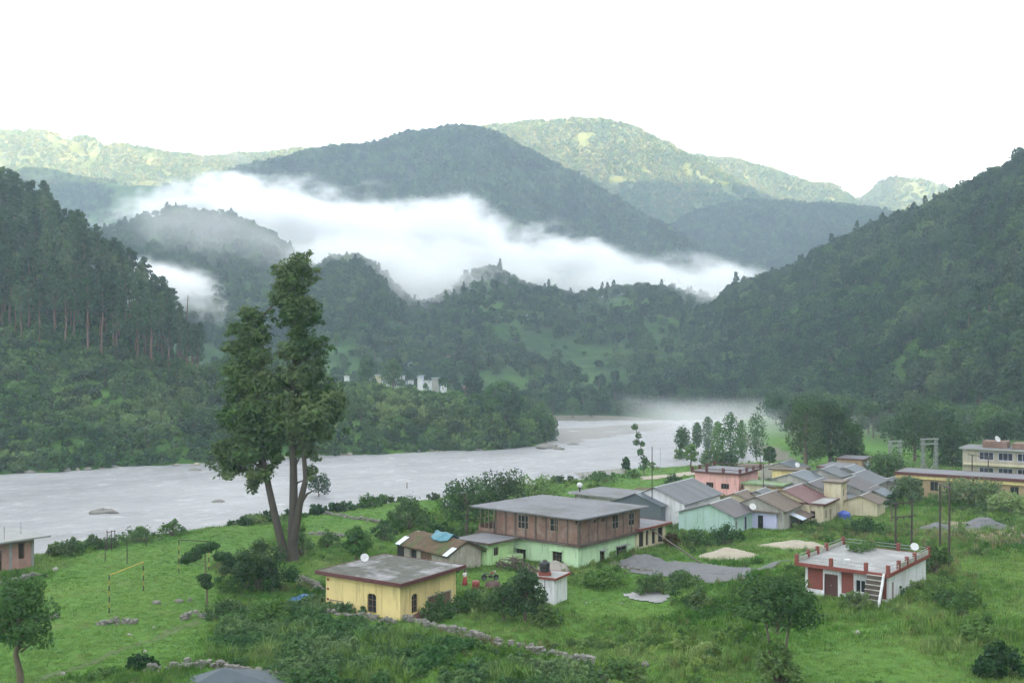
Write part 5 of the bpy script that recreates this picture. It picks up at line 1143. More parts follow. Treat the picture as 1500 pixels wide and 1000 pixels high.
# --- stone walls
def jit_box(mb, c, s, rng):
    rot = Matrix.Rotation(rng.uniform(0, 3.1), 3, 'Z') @ Matrix.Rotation(rng.gauss(0, .3), 3, 'X')
    P = [Vector(c) + rot @ Vector((sx * s[0] * rng.uniform(.65, 1.15), sy * s[1] * rng.uniform(.65, 1.15), sz * s[2] * rng.uniform(.65, 1.1))) for sz in (-.5, .5) for sx, sy in ((-.5, -.5), (.5, -.5), (.5, .5), (-.5, .5))]
    mb.quadbox(P)
def stone_wall(pxs, hgt, label, seed, dens=1.0):
    rr_ = random.Random(seed); pts = [gp(*p) for p in pxs]; o0 = pts[0]; mb = MB()
    for a, b in zip(pts[:-1], pts[1:]):
        L_ = (b - a).length; n_ = int(L_ * 15 * hgt * dens)
        for k in range(n_):
            q = a.lerp(b, rr_.random()); hv = hgt * (.6 + .4 * float(fbm(q.x * .5, q.y * .5, seed, 2)) ** 1)
            z = rr_.random() * hv; w = rr_.gauss(0, .22 * (1.2 - z / max(hv, .1)))
            d = (b - a).normalized(); c = (q.x - d.y * w - o0.x, q.y + d.x * w - o0.y, gz(q.x, q.y) + z - o0.z); s = rr_.uniform(.14, .44); jit_box(mb, c, (s * 1.2, s, s * .6), rr_)
    tag(mb.build('stone_wall', M_['rock'], None, o0), label, 'stone wall')
stone_wall([(212, 984), (290, 976), (365, 986), (445, 1000)], .75, 'rough dry stone wall behind the grey tent at the bottom left', 21)
stone_wall([(582, 905), (640, 922), (700, 936), (762, 952), (820, 962), (872, 974)], .8, 'long dry stone wall running right from the corner of the yellow house', 22)
stone_wall([(430, 748), (480, 753), (556, 766)], .6, 'old terrace wall across the meadow right of the tall tree, by the river', 23)
stone_wall([(452, 782), (505, 786), (540, 790)], .7, 'lower terrace wall between the tall tree and the stone hut', 24)
stone_wall([(470, 896), (520, 903), (578, 912)], .5, 'low stone footing along the left face of the yellow house', 25)
stone_wall([(432, 850), (462, 858), (470, 866)], .9, 'heap of pale stones left of the yellow house roof edge', 26, 1.6)
stone_wall([(60, 800), (100, 805), (138, 806)], .5, 'low broken wall among scrub on the left river bank', 27)
stone_wall([(895, 826), (925, 834), (960, 838)], .5, 'low pile of rubble and white scraps at the corner of the brick house', 28)
stone_wall([(0, 858), (30, 852), (55, 842)], .7, 'rubble heap under the unfinished brick house', 29)
stone_wall([(690, 868), (740, 870), (768, 872)], .5, 'rubble strip in front of the red drum', 30)
stone_wall([(143, 915), (170, 912), (198, 913)], .55, 'long low heap of grey stones in front of the near goal post', 31, 1.5)
stone_wall([(266, 908), (288, 904), (308, 905)], .6, 'short heap of grey stones under the spindly tree', 32, 1.6)
# --- rocks on the meadow
for i, (px, py, r, lb) in enumerate([(229, 884, (.7, .5, .4), 'small grey rock right of the near goal'),
        (262, 882, (.8, .5, .35), 'pale low rock between the goal and the spindly tree'), (278, 880, (.4, .3, .35), 'small pale rock nearest the spindly tree'), (80, 905, (.9, .6, .6), 'pale rock beside the bottom left tree'), (81, 836, (.45, .4, .45), 'white round rock near the unfinished house'),
        (68, 845, (.3, .3, .22), 'small white rock below the unfinished house'), (225, 920, (.22, .2, .2), 'tiny white stone on the path across the meadow'), (190, 931, (.4, .3, .18), 'flat white stone beside the meadow path'), (212, 955, (.3, .25, .2), 'white stone nearest the bottom stone wall'),
        (92, 988, (.3, .25, .25), 'white stone in the bottom left grass'), (945, 977, (.55, .5, .45), 'pale boulder in the weeds below the long stone wall'), (858, 884, (.2, .2, .15), 'white stone on the lawn right of the shed'), (910, 884, (.2, .2, .15), 'white stone on the lawn by the concrete pad'),
        (884, 995, (.7, .5, .4), 'brownish boulder at the bottom edge under the long wall'), (1060, 936, (.5, .4, .25), 'pale flat rock left of the front right tree'), (1083, 922, (.4, .4, .4), 'tan rock under the front right tree'), (1256, 928, (.4, .3, .3), 'cream rock in the meadow below the red house')]):
    blob('boulder', gp(px, py), tuple(v * .6 for v in r), M_['rock' if 'white' not in lb and 'cream' not in lb else 'greyw'] if 'white' not in lb else M_['greyw'], 40 + i, lb, 'rock', rough=.45)
# boulders in the river and along the far shore
br = random.Random(9)
for i, (px, py, s) in enumerate([(152, 752, 1.5), (320, 735, .9), (285, 690, 1.2), (800, 657, 2.6), (818, 659, 1.7), (840, 652, 1.4)]):
    D = 29 * F / (py - HY); blob('river_boulder', ((px - 750) / F * D, D, -5.2), (s * 1.5, s, s * .5), M_['rock'], 70 + i, ['tan boulder breaking the rapids at the left', 'small tan boulder in midstream', 'boulder in foam under the far left bank', 'largest dark boulder off the wooded point', 'dark boulder second from the wooded point', 'dark boulder farthest out from the wooded point'][i], 'rock', rough=.4)
for i in range(46):
    k = br.uniform(0, 1); px = 60 + 730 * k; x = np.interp(k, [0, .3, .55, .8, 1], [-128, -78, -46, -11, 8]); y = float(np.interp(x, [-132, -87, -57, -11, 11], [257, 283, 309, 327, 349]))
    blob('shore_boulder', (x + br.gauss(0, .8), y - 1.2 + br.gauss(0, .9), -5.0), (br.uniform(.5, 1.5), br.uniform(.4, .9), br.uniform(.3, .7)), M_['rock' if i % 3 else 'sand'], 90 + i, 'grey or tan boulder on the far shore at the foot of the scrub bank', 'rock', 'boulders along the far shore', 12, 8, .4)
# --- tent
t = thing('canvas_tent', gp(330, 1004), 8, 'grey canvas tent roof poking in at the bottom edge', 'tent')
MB().quadbox([(-3.2, -2, 0), (5.0, -2, 0), (5.0, 2.2, 0), (-3.2, 2.2, 0), (-.25, -.05, 1.25), (.1, -.05, 1.25), (.1, .05, 1.25), (-.25, .05, 1.25)]).build('canopy', M_['tent'], t)
for x, y in ((-3.1, -1.9), (4.9, -1.9), (-3.1, 2.1), (4.9, 2.1)): MB().tube([(x, y, -1.6), (x, y, .05)], .04, 6).build('pole', M_['steel'], t)
# --- goals
def striped():
    m, n, l, b = nodes_of('striped_paint'); tc = n.new('ShaderNodeTexCoord'); sx = n.new('ShaderNodeSeparateXYZ'); l.new(tc.outputs['Object'], sx.inputs[0])
    ml = math_(n, l, 'FRACT', math_(n, l, 'MULTIPLY', sx.outputs['Z'], .95)); g = math_(n, l, 'GREATER_THAN', ml, .5)
    l.new(mixc(n, l, g, (0.02, 0.02, 0.02), (0.30, 0.23, 0.05)), b.inputs['Base Color']); b.inputs['Roughness'].default_value = .7; return m
M_['stripe'] = striped()
def goal(a, b, ha, hb, label, bar_mat):
    a = gp(*a); b = gp(*b); t = thing('goal_frame', a, 0, label, 'goal'); d = b - a
    MB().tube([(0, 0, -.2), (0, 0, ha)], .055, 8).build('post', M_['stripe'], t); MB().tube([(d.x, d.y, d.z - .2), (d.x, d.y, d.z + hb)], .055, 8).build('post', M_['stripe'], t)
    MB().tube([(0, 0, ha - .05), (d.x, d.y, d.z + hb - .05)], .055, 8).build('crossbar', M_[bar_mat], t)
goal((160, 898), (210, 866), 3.65, 3.1, 'goal frame with striped posts and a yellow crossbar, nearest on the meadow', 'ochre')
goal((262, 839), (306, 836), 3.8, 3.4, 'farther goal frame with a rusty crossbar, behind the spindly tree', 'rust')
def post(px, py, hp, label, mat='rust', r=.06, name='fence_post', cat='post', group=None):
    o = MB().tube([(0, 0, -.3), (.03, 0, hp * .5), (rnd.uniform(-.05, .05), 0, hp)], [r, r, r * .8], 7).build(name, M_[mat], None, gp(px, py)); return tag(o, label, cat, group)
for px, py, hp in ((76, 806, 1.5), (154, 822, 3.0), (157, 806, 2.6), (163, 805, 2.5), (186, 826, 2.6), (168, 803, 2.3), (266, 772, 2.4), (306, 772, 2.2), (327, 768, 1.6), (214, 800, 2.0)):
    post(px, py, hp, 'thin dark fence post on the meadow edge above the river', group='fence posts along the left river bank')
o = MB().bar((0, 0, 0), tuple(gp(169, 803) - gp(156, 806)), .08).build('fence_rail', M_['rust'], None, gp(156, 806) + Vector((0, 0, 2.3))); tag(o, 'short rusty rail joining the close set fence posts by the river', 'rail')
post(596, 728, 3.4, 'short wooden pole at the river edge behind the round bushes', 'wood', .12, 'wooden_pole', 'pole')
post(955, 768, 11.5, 'tall thin dark mast beside the tin sheet house', 'rust', .07, 'antenna_mast', 'mast')
post(967, 690, 5.2, 'thin pale mast at the riverside path', 'steel', .05, 'antenna_mast', 'mast')
post(1118, 735, 6.6, 'thin dark pole in front of the pale green house', 'rust', .08, 'wooden_pole', 'pole'); post(1114, 690, 3.2, 'short pole beyond the pink house', 'rust', .06, 'wooden_pole', 'pole')
post(740, 716, 2.2, 'thin pole above the brick house roof, in the trees', 'steel', .04, 'antenna_mast', 'mast')
# --- electric poles
def pole_pair(a, b, h1, h2, label, beams, mat='rust', xf=False):
    a = gp(*a); b = gp(*b); t = thing('pole_structure', a, 0, label, 'power pole'); d = b - a
    MB().tube([(0, 0, -.4), (.0, 0, h1)], [.13, .10], 8).build('pole', M_[mat], t); MB().tube([(d.x, d.y, d.z - .4), (d.x + .1, d.y, d.z + h2)], [.13, .10], 8).build('pole', M_[mat], t)
    for f_ in beams:
        e = Vector((d.x, d.y, d.z)) * .25; MB().bar(tuple(Vector((0, 0, h1 * f_)) - e), tuple(Vector((d.x, d.y, d.z + h2 * f_)) + e), .14).build('crossarm', M_[mat], t)
        for k in range(3):
            q = Vector((0, 0, h1 * f_)).lerp(Vector((d.x, d.y, d.z + h2 * f_)), .1 + .4 * k); MB().lathe([(.05, -.3), (.09, -.26), (.06, -.2), (.09, -.14), (.05, -.07)], tuple(q), 8).build('insulator', M_['rust'], t)
    return t
pole_pair((1312, 808), (1335, 806), 6.0, 6.0, 'pair of dark poles with two crossarms, behind the red and white house', (.98, .70))
pole_pair((1377, 805), (1390, 830), 8.0, 9.2, 'two leaning bare poles joined at the top, right of the roof terrace vines', (.97,))
def gantry(px, py, w, hg, label, z0=0.0):
    p_ = gp(px, py); t = thing('steel_gantry', p_, 8, label, 'gantry')
    for x in (0, w):
        lg = MB(); s_ = .28
        for ax in (-s_, s_):
            for ay in (-s_, s_): lg.bar((x + ax, ay, -.5), (x + ax * .8, ay * .8, hg), .09)
        n_ = int(hg / .8)
        for k in range(n_):
            z = k * .8; sg = 1 if k % 2 else -1
            lg.bar((x - s_ * sg, -s_, z), (x + s_ * sg, -s_, z + .8), .05); lg.bar((x - s_ * sg, s_, z), (x + s_ * sg, s_, z + .8), .05)
        lg.build('leg', M_['steel'], t)
    for z in (hg - .05, hg - 1.0):
        MB().bar((-.5, 0, z), (w + .5, 0, z), .30, .22).build('crossbeam', M_['steel'], t)
    MB().bar((.2, 0, hg * .48), (w * .9, 0, hg * .2), .16).build('brace', M_['steel'], t); MB().bar((w - .2, 0, hg * .48), (.3, 0, hg * .2), .12).build('brace', M_['steel'], t)
gantry(1352, 712, 2.7, 9.2, 'galvanised lattice gantry standing over the long ochre building')
gantry(1304, 703, 2.1, 8.0, 'farther lattice gantry half hidden behind the round village tree')
pole_pair((1424, 716), (1447, 722), 6.6, 6.8, 'pair of thin dark poles in front of the two storey building', (.98,))
# --- dead trunk on the left hill
p_ = A.at(np.array([272.0]), np.array([1.9]))[0]
Dd = float(p_[1]); tag(MB().tube([(0, 0, -1), (.5, 0, 8), (1.4, 0, Zp(432, Dd) - p_[2])], [.5, .4, .12], 8).build('dead_trunk', M_['wood'], None, ((270 - 750) / F * Dd, Dd, float(p_[2]))), 'bare dead trunk leaning against the fog at the end of the pine stand', 'dead tree')
# --- river wall
a = gp(836, 700, 150); b = gp(912, 694, 150); d = b - a; mb = MB(); mb.bar((0, 0, -.6), (d.x, d.y, d.z - .6), .9, 3.6); tag(mb.build('river_wall', M_['greyw'], None, a), 'grey masonry river wall at the water edge beyond the brick house', 'wall')
# --- heaps, patches and tracks
def drape(name, poly, mat, dz=.09, seed=1, kind='structure'):
    P = [gp(*p) for p in poly]; xs = [p.x for p in P]; ys = [p.y for p in P]; gx_ = np.arange(min(xs) - 1, max(xs) + 1, .45); gy_ = np.arange(min(ys) - 1, max(ys) + 1, .45); Xx, Yy = np.meshgrid(gx_, gy_)
    wob = (1.9 if name == 'gravel_track' else .7) * fbm(Xx / 2.6, Yy / 2.6, seed, 4); ins = in_poly(Xx + wob, Yy - wob, [(p.x, p.y) for p in P]); f_ = grid_faces(len(gy_), len(gx_)); f_ = f_[ins.ravel()[f_].all(1)]
    if not len(f_): return
    u_ = np.unique(f_); rm = np.full(Xx.size, -1); rm[u_] = np.arange(len(u_)); Z_ = G(Xx, Yy) + dz
    o = link(name, np_mesh(name, np.stack([Xx.ravel(), Yy.ravel(), Z_.ravel()], 1)[u_], rm[f_], mat, True)); return tag(o, kind=kind)
drape('gravel_track', [(905, 832), (940, 822), (1010, 822), (1085, 832), (1160, 818), (1170, 824), (1100, 838), (1075, 852), (1040, 856), (985, 846), (930, 842)], M_['gravel'], .1, 2)
drape('concrete_pad', [(908, 872), (935, 866), (985, 867), (992, 878), (975, 886), (930, 882)], M_['conc'], .12, 3)
drape('riverside_path', [(935, 699), (1000, 692), (1060, 686), (1160, 676), (1162, 681), (1062, 692), (1000, 698), (940, 704)], M_['sand'], .12, 4)
drape('bare_soil', [(1345, 778), (1380, 762), (1440, 766), (1500, 772), (1540, 800), (1470, 796), (1400, 788)], PL('bare_soil', (.26, .21, .15), .98, .25, .6, bmp=.4), .12, 5)
drape('meadow_path', [(40, 996), (140, 962), (230, 930), (292, 905), (300, 909), (240, 936), (150, 970), (55, 1003)], PL('trodden_earth', (.075, .115, .032), .98, .3, .6), .03, 6)
def heap(px, py, w, d, hh, mat, label, seed, cat='heap'):
    c = gp(px, py); n_ = 26; u_ = np.linspace(-1, 1, n_); U_, V_ = np.meshgrid(u_, u_); r_ = np.hypot(U_, V_) * (1 + .2 * fbm(U_ * 2 + seed, V_ * 2, seed, 2))
    Z_ = hh * np.maximum(0, 1 - r_) ** .8 * (1 + .3 * fbm(U_ * 4, V_ * 4 + seed, seed + 1, 3)) - .12; X_ = U_ * w / 2; Y_ = V_ * d / 2
    Z_ = Z_ + np.where(r_ >= 1, -.3, 0) + G(c.x + X_, c.y + Y_) - c.z
    tag(link('heap', np_mesh('heap', np.stack([X_.ravel(), Y_.ravel(), Z_.ravel()], 1), grid_faces(n_, n_), mat, True), None, c), label, cat)
heap(940, 826, 6.5, 5, 1.5, M_['gravel'], 'grey gravel heap at the right corner of the brick house', 1, 'gravel heap')
heap(815, 836, 4.5, 4, 1.6, PL('cement_heap', (.27, .25, .225), .98, .15, 1.2, bmp=.4), 'pale gravel heap against the mint wall behind the white shed', 2, 'gravel heap')
heap(1068, 815, 7.0, 5, 1.1, M_['sand'], 'cream sand heap beside the gravel track', 3, 'sand heap')
heap(1165, 800, 9.5, 6, 1.0, M_['sand'], 'wide low sand heap left of the roof terrace', 4, 'sand heap')
heap(1440, 772, 8, 6, 1.6, M_['gravel'], 'grey stony mound in the meadow at the right', 5, 'gravel heap'); heap(1372, 776, 7, 5, 1.1, M_['gravel'], 'grey stony mound behind the leaning poles', 6, 'gravel heap')
heap(1060, 700 + 140, 5, 3, .6, M_['gravel'], 'low grey heap on the gravel track', 7, 'gravel heap')
heap(448, 878, 4.5, 3.5, .7, M_['tarp'] if False else PL('blue_sheet', (.06, .14, .34), .5, .2, 1.5), 'blue plastic sheet spread over a low pile left of the yellow house', 8, 'tarpaulin')
# gravel bar in the river off the wooded point
D_ = lambda py: 28.6 * F / (py - HY)
bp_ = [(795, 656), (860, 644), (930, 634), (1000, 622), (985, 616), (900, 622), (800, 628)]
P = np.array([((px - 750) / F * D_(py), D_(py)) for px, py in bp_]); X_, Y_ = np.meshgrid(np.arange(P[:, 0].min() - 6, P[:, 0].max() + 6, 1.2), np.arange(P[:, 1].min() - 6, P[:, 1].max() + 6, 1.2))
ed = seg_dist(X_, Y_, [tuple(q) for q in P] + [tuple(P[0])]) * np.where(in_poly(X_, Y_, [tuple(q) for q in P]), 1, -1)
Z_ = -5.4 + .75 * sstep(-3, 5, ed + 5 * fbm(X_ / 12, Y_ / 12, 77, 3)) + .12 * fbm(X_ / 3, Y_ / 3, 78, 3)
tag(link('gravel_bar', np_mesh('gravel_bar', np.stack([X_.ravel(), Y_.ravel(), Z_.ravel()], 1), grid_faces(*X_.shape), PL('bar_gravel', (.24, .23, .22), .95, .2, .2, bmp=.4), True)), kind='structure')
# ------------------------------------------------------------------ near trees, bushes, plants
def tree_thing(name, W, L, loc, label, cat, mats, group=None, rot=0.0, scale=1.0):
    t = thing(name, loc, rot, label, cat, group); t.scale = (scale,) * 3
    if W and W.v: link('trunk', W.mesh('trunk', [mats[0]]), t)
    link('crown' if W and W.v else 'foliage', L.mesh('crown', [mats[1]]), t); return t
# --- the tall double trunked tree
hero_leaf = leafmat('hero_leaf', [(0.036, 0.070, 0.024), (0.070, 0.124, 0.040), (0.125, 0.200, 0.060)], .35, .3, 0, .15)
def hero():
    b = gp(427, 822); D0 = b.y; k = D0 / F; rng = np.random.default_rng(77); W = Acc(); L = Acc()
    q = lambda px, py, dy=0.0: np.array([(px - 427) * k, dy, (822 - py) * k])
    def path(pp, r0, r1): 
        P = np.array([q(*p) for p in pp]); W.add(*tube(P, np.linspace(r0, r1, len(P)), 9)); return P
    path([(418, 826), (414, 800), (404, 760), (394, 715), (385, 670), (378, 600), (372, 540), (366, 480)], .58, .14)
    path([(431, 826), (428, 790), (430, 740), (430, 690), (428, 620), (430, 560), (433, 500), (434, 440), (433, 385)], .66, .12)
    path([(432, 790, -.4), (440, 740, -.6), (450, 700, -.8), (446, 660, -.6), (440, 610, -.4)], .5, .16)
    path([(440, 740, -.6), (452, 722, -.9), (463, 716, -1.0)], .2, .08)
    C_ = [ # px, py, radius px across, radius px down, leaves
        (434, 382, 26, 18, 900), (418, 398, 18, 14, 450), (450, 400, 16, 14, 450), (432, 412, 30, 15, 800), (408, 436, 24, 17, 800), (440, 440, 32, 18, 950), (462, 462, 14, 12, 300), (425, 462, 30, 14, 800), (444, 472, 22, 12, 500),
        (436, 515, 34, 16, 900), (456, 510, 24, 18, 700), (468, 535, 18, 18, 400), (440, 545, 34, 20, 1000), (476, 575, 30, 20, 1000), (490, 600, 24, 22, 900), (460, 600, 36, 24, 1300), (432, 590, 36, 26, 1300), (440, 630, 40, 24, 1400), (478, 630, 24, 16, 600), (445, 660, 26, 14, 600), (455, 690, 12, 14, 250),
        (362, 462, 22, 16, 600), (345, 480, 12, 12, 250), (372, 490, 28, 18, 900), (350, 505, 26, 18, 900), (384, 520, 26, 22, 900), (352, 540, 30, 22, 1200), (390, 560, 30, 26, 1200), (345, 575, 28, 20, 1000), (372, 590, 40, 26, 1600), (338, 610, 26, 20, 900), (360, 630, 40, 24, 1600), (334, 655, 26, 16, 800), (370, 665, 40, 20, 1400), (396, 640, 30, 24, 1100), (345, 688, 28, 13, 700), (385, 690, 26, 14, 800), (404, 672, 16, 14, 400), (372, 706, 14, 14, 250), (326, 676, 18, 12, 400), (412, 610, 28, 28, 1000), (410, 560, 18, 22, 500), (376, 470, 16, 24, 500), (366, 520, 24, 30, 900), (376, 560, 34, 34, 1500), (362, 605, 38, 34, 1700), (380, 645, 42, 36, 1900), (352, 660, 34, 28, 1300), (440, 480, 20, 26, 700), (444, 500, 26, 26, 900), (446, 560, 32, 32, 1400), (458, 605, 40, 34, 1800), (434, 605, 30, 40, 1500), (420, 580, 22, 40, 1000), (432, 400, 20, 22, 600), (432, 425, 26, 22, 800), (436, 452, 28, 20, 800)]
    for px, py, rx_, rz_, n_ in C_:
        for s_ in range(3):
            dy = rng.uniform(-1, 1) * rx_ * k * .75; c = q(px + rng.uniform(-.35, .35) * rx_, py + rng.uniform(-.35, .35) * rz_, dy); r = rx_ * k * rng.uniform(.55, .75)
            L.add(*clump(c, (r * 1.05, r * 1.05, rz_ * k * rng.uniform(.6, .85)), int(n_ * .30), .27, rng, .9, .12))
        st = q(430 if px > 408 else 385, min(py + 26, 694 if px <= 408 else 740)); W.add(*tube(bent(st, q(px, py), 4, .25, rng), np.linspace(.16, .04, 4), 5))
    for j in range(170):       # stray sprays that fray the outline
        px, py, rx_, rz_, n_ = C_[int(rng.integers(len(C_)))]; a = rng.uniform(0, 6.283); b_ = rng.uniform(-1, 1); rr_ = rng.uniform(.95, 1.3); sx_ = math.cos(a) * math.sqrt(1 - b_ * b_)
        c = q(px + rx_ * rr_ * sx_, py - rz_ * rr_ * b_ * .9, rx_ * k * rr_ * math.sin(a) * math.sqrt(1 - b_ * b_)); L.add(*clump(c, (.75, .75, .4), 34, .27, rng, .9, .1))
    tree_thing('twin_trunk_tree', W, L, b, 'very tall dark tree with two leaning trunks, standing by the river left of the houses', 'tree', [PL('pale_bark', (.055, .044, .036), .9, .35, 1.2, bmp=.5, stretch=(3, 3, .5)), hero_leaf])
hero()
def spot_tree(name, px, py, ptop, pw, label, cat='tree', leaf=None, seed=0, kind='broad', n=1500, size=.22, trunk=.3, flat=.75, stems=1, ncl=12, group=None, D=None, lean=0.0):
    b = gp(px, py) if D is None else Vector(((px - 750) / F * D, D, Zp(py, D))); k = b.y / F; h = (py - ptop) * k; w = pw * k
    if kind == 'broad': W, L = broadleaf(h, w, ncl, n, size, seed + 900, trunk, flat, stems, lean)
    elif kind == 'column': W, L = column_tree(h, w, seed + 900, n, size)
    else: W, L = pine(h, w, seed + 900, n, .35, size)
    return tree_thing(name, W, L, b, label, cat, [bark, leaf or leaf_mid], group)
ST_ = spot_tree
ST_('round_tree', 467, 742, 693, 36, 'small round tree at the water edge just right of the tall twin trunks', seed=1, leaf=leaf_dark, n=1300, trunk=.35)
ST_('front_tree', 30, 1003, 842, 96, 'dark bushy tree at the bottom left corner of the picture', seed=2, leaf=leaf_mid, n=5200, size=.15, trunk=.26, ncl=18, flat=.8)
ST_('forked_tree', 1138, 992, 843, 118, 'domed tree on thin forked stems at the bottom right', seed=3, leaf=leaf_mid, n=6400, size=.15, trunk=.46, stems=2, ncl=24, flat=.45)
ST_('shade_tree', 684, 782, 698, 78, 'leafy tree left of the brick house, in front of its timber balcony', seed=4, leaf=leaf_dark, n=3000, trunk=.12, ncl=14)
ST_('shade_tree', 735, 768, 688, 84, 'taller leafy tree behind the left end of the brick house roof', seed=5, leaf=leaf_dark, n=3000, trunk=.12, ncl=14)
ST_('shade_tree', 785, 750, 697, 80, 'broad leafy tree hidden low behind the brick house roof', seed=6, leaf=leaf_mid, n=2400, trunk=.1, ncl=14)
ST_('dark_tree', 522, 826, 770, 44, 'dark upright tree between the tall tree and the stone hut', seed=7, leaf=leaf_mid, n=1800, trunk=.12)
ST_('shed_tree', 770, 910, 833, 58, 'dark dense tree touching the left side of the white shed', seed=8, leaf=leaf_dark, n=3200, size=.16, trunk=.08, ncl=15, flat=.9)
ST_('shed_tree', 738, 908, 856, 48, 'lighter green tree just left of the dark tree by the shed', seed=9, leaf=leaf_mid, n=2200, size=.16, trunk=.08, ncl=12)
ST_('village_tree', 1300, 716, 664, 62, 'large round tree at the right end of the cottage rows', seed=10, leaf=leaf_mid, n=2600, size=.26, trunk=.15, ncl=14)
ST_('village_tree', 1332, 738, 698, 46, 'smaller round tree in front of the large village tree', seed=11, leaf=leaf_dark, n=1600, size=.26, trunk=.1)
ST_('village_tree', 1420, 742, 703, 100, 'wide low spreading tree in front of the long ochre building', seed=12, leaf=leaf_dark, n=2800, size=.26, trunk=.05, ncl=16, flat=.6)
ST_('village_tree', 1478, 752, 725, 60, 'low tree at the right edge below the long ochre building', seed=13, leaf=leaf_mid, n=1600, size=.26, trunk=.05)
ST_('lone_pole_tree', 1306, 765, 720, 20, 'thin spindly sapling behind the electric poles', seed=14, leaf=leaf_dark, n=500, trunk=.4, ncl=6)
for i, (px, py, pt, pw, lf, lb) in enumerate([(1180, 694, 574, 58, wood_a, 'tall dark broad tree behind the cottage rows, leftmost of the trio'), (1216, 694, 580, 52, wood_a, 'tall tree in the middle of the trio behind the cottages'), (1246, 692, 612, 44, wood_b, 'shorter tree at the right of the tall trio'), (1396, 700, 618, 60, wood_b, 'tall layered tree between the gantry and the two storey building'), (1340, 672, 592, 80, wood_a, 'broad dark tree beyond the gantries at the hill foot')]):
    ST_('tall_tree', px, py, pt, pw, lb, seed=20 + i, leaf=lf, n=3600, size=.34, trunk=.08, ncl=18, flat=1.1, D=212 + 6 * i)
for i, (px, py, pt, pw, D) in enumerate([(1070, 690, 598, 44, 250), (1052, 684, 612, 30, 262), (1108, 672, 600, 40, 285), (1021, 655, 617, 20, 300), (1000, 655, 628, 30, 290), (1037, 662, 606, 26, 310), (1086, 676, 610, 24, 300)]):
    ST_('poplar', px, py, pt + (py - pt) * .1, pw * .85, 'tall narrow poplar in the river mist beyond the pink house', seed=40 + i, leaf=leaf_mid, n=1500, size=.32, kind='column', group='poplars in the river mist', D=D)
for i, (px, py, pt, pw, lb) in enumerate([(1040, 692, 656, 34, 'dark round tree directly behind the pink house, left one'), (1066, 692, 660, 32, 'dark round tree directly behind the pink house, right one'), (1127, 684, 652, 22, 'small tree standing in mist right of the pink house'), (995, 682, 654, 16, 'small misty tree at the riverside path, left one'), (1012, 684, 648, 22, 'small misty tree at the riverside path, right one'), (917, 694, 668, 13, 'tiny slim tree above the river wall'), (1085, 662, 640, 20, 'faint round tree deep in the river mist')]):
    ST_('small_tree', px, py, pt, pw, lb, seed=60 + i, leaf=leaf_dark if i < 2 else leaf_mid, n=1100, size=.26, trunk=.12)
# the twisted creeper-grown tree
b = gp(944, 697); k = b.y / F; rng = np.random.default_rng(5); W = Acc(); L = Acc()
pp = [(944, 697), (943, 684), (942, 668), (938, 652), (934, 638), (930, 622)]; P = np.array([((x - 944) * k, 0, (697 - y) * k) for x, y in pp]); W.add(*tube(P, np.linspace(.12, .05, 6), 7))
for x, y, r in ((930, 625, 5), (935, 638, 5), (932, 648, 5), (941, 650, 4), (938, 662, 5), (943, 672, 6), (942, 682, 7), (946, 676, 5)): L.add(*clump(((x - 944) * k, 0, (697 - y) * k), (r * k, r * k, r * k), 110, .24, rng))
tree_thing('twisted_tree', W, L, b, 'thin crooked tree with leaf tufts up its bent stem, against the river', 'tree', [bark, leaf_mid])
# spindly tree with flat pads
b = gp(303, 893); k = b.y / F; rng = np.random.default_rng(6); W = Acc(); L = Acc(); q = lambda x, y, d=0: ((x - 303) * k, d, (893 - y) * k)
W.add(*tube(np.array([q(303, 895), q(303, 860), q(301, 830), q(300, 806)]), [.10, .09, .07, .04], 7))
for x, y, rx_, rz_ in ((281, 815, 15, 8), (296, 804, 16, 7), (310, 800, 12, 6), (272, 821, 9, 5), (300, 847, 11, 7), (304, 857, 10, 5), (325, 815, 15, 7), (336, 822, 10, 7)):
    W.add(*tube(bent(q(302, y + 10), q(x, y), 3, .05, rng), [.04, .03, .02], 5)); L.add(*clump(q(x, y), (rx_ * k, rx_ * k * .8, rz_ * k), 420, .15, rng))
tree_thing('spindly_tree', W, L, b, 'spindly young tree with flat leaf pads on the meadow beside the big bush', 'tree', [bark, leaf_dark])
# tall trees by the far village
for i, (px, pt, pb, pw) in enumerate([(538, 518, 574, 26), (575, 521, 576, 34), (692, 546, 590, 36), (736, 558, 604, 46), (765, 572, 618, 40), (845, 535, 566, 22), (905, 512, 560, 36)]):
    W, L = broadleaf((pb - pt) * .29, pw * .29, 12, 1500, .5, 980 + i, .08, 1.0)
    D = 422 if i < 5 else 620; sc = (pb - pt) * D / F / ((pb - pt) * .29)
    tree_thing('village_side_tree', W, L, Vector(((px - 750) / F * D, D, Zp(pb, D))), ['tall dark tree at the left end of the far village', 'tall dark tree amid the far village houses', 'round tree at the right end of the far village', 'broad tree on the wooded point right of the far village', 'tree at the tip of the wooded point, above the water', 'lone tree on the green fields left of the right hill', 'large dark tree where the green fields meet the right hill'][i], 'tree', [bark, leaf_dark], scale=sc)

for i in range(16):
    W, L = broadleaf(5, 4.5, 7, 420, .38, 1100 + i, .08, .9); D = 414 + (i * 29) % 62; px = 536 + (i * 61) % 170
    tree_thing('garden_tree', W, L, Vector(((px - 750) / F * D, D, Zp(563 + (i * 7) % 9, D) - 1.5)), 'small dark tree among the tiny houses of the village across the river', 'tree', [bark, leaf_dark], 'garden trees of the far village', scale=.7 + .06 * (i % 7))
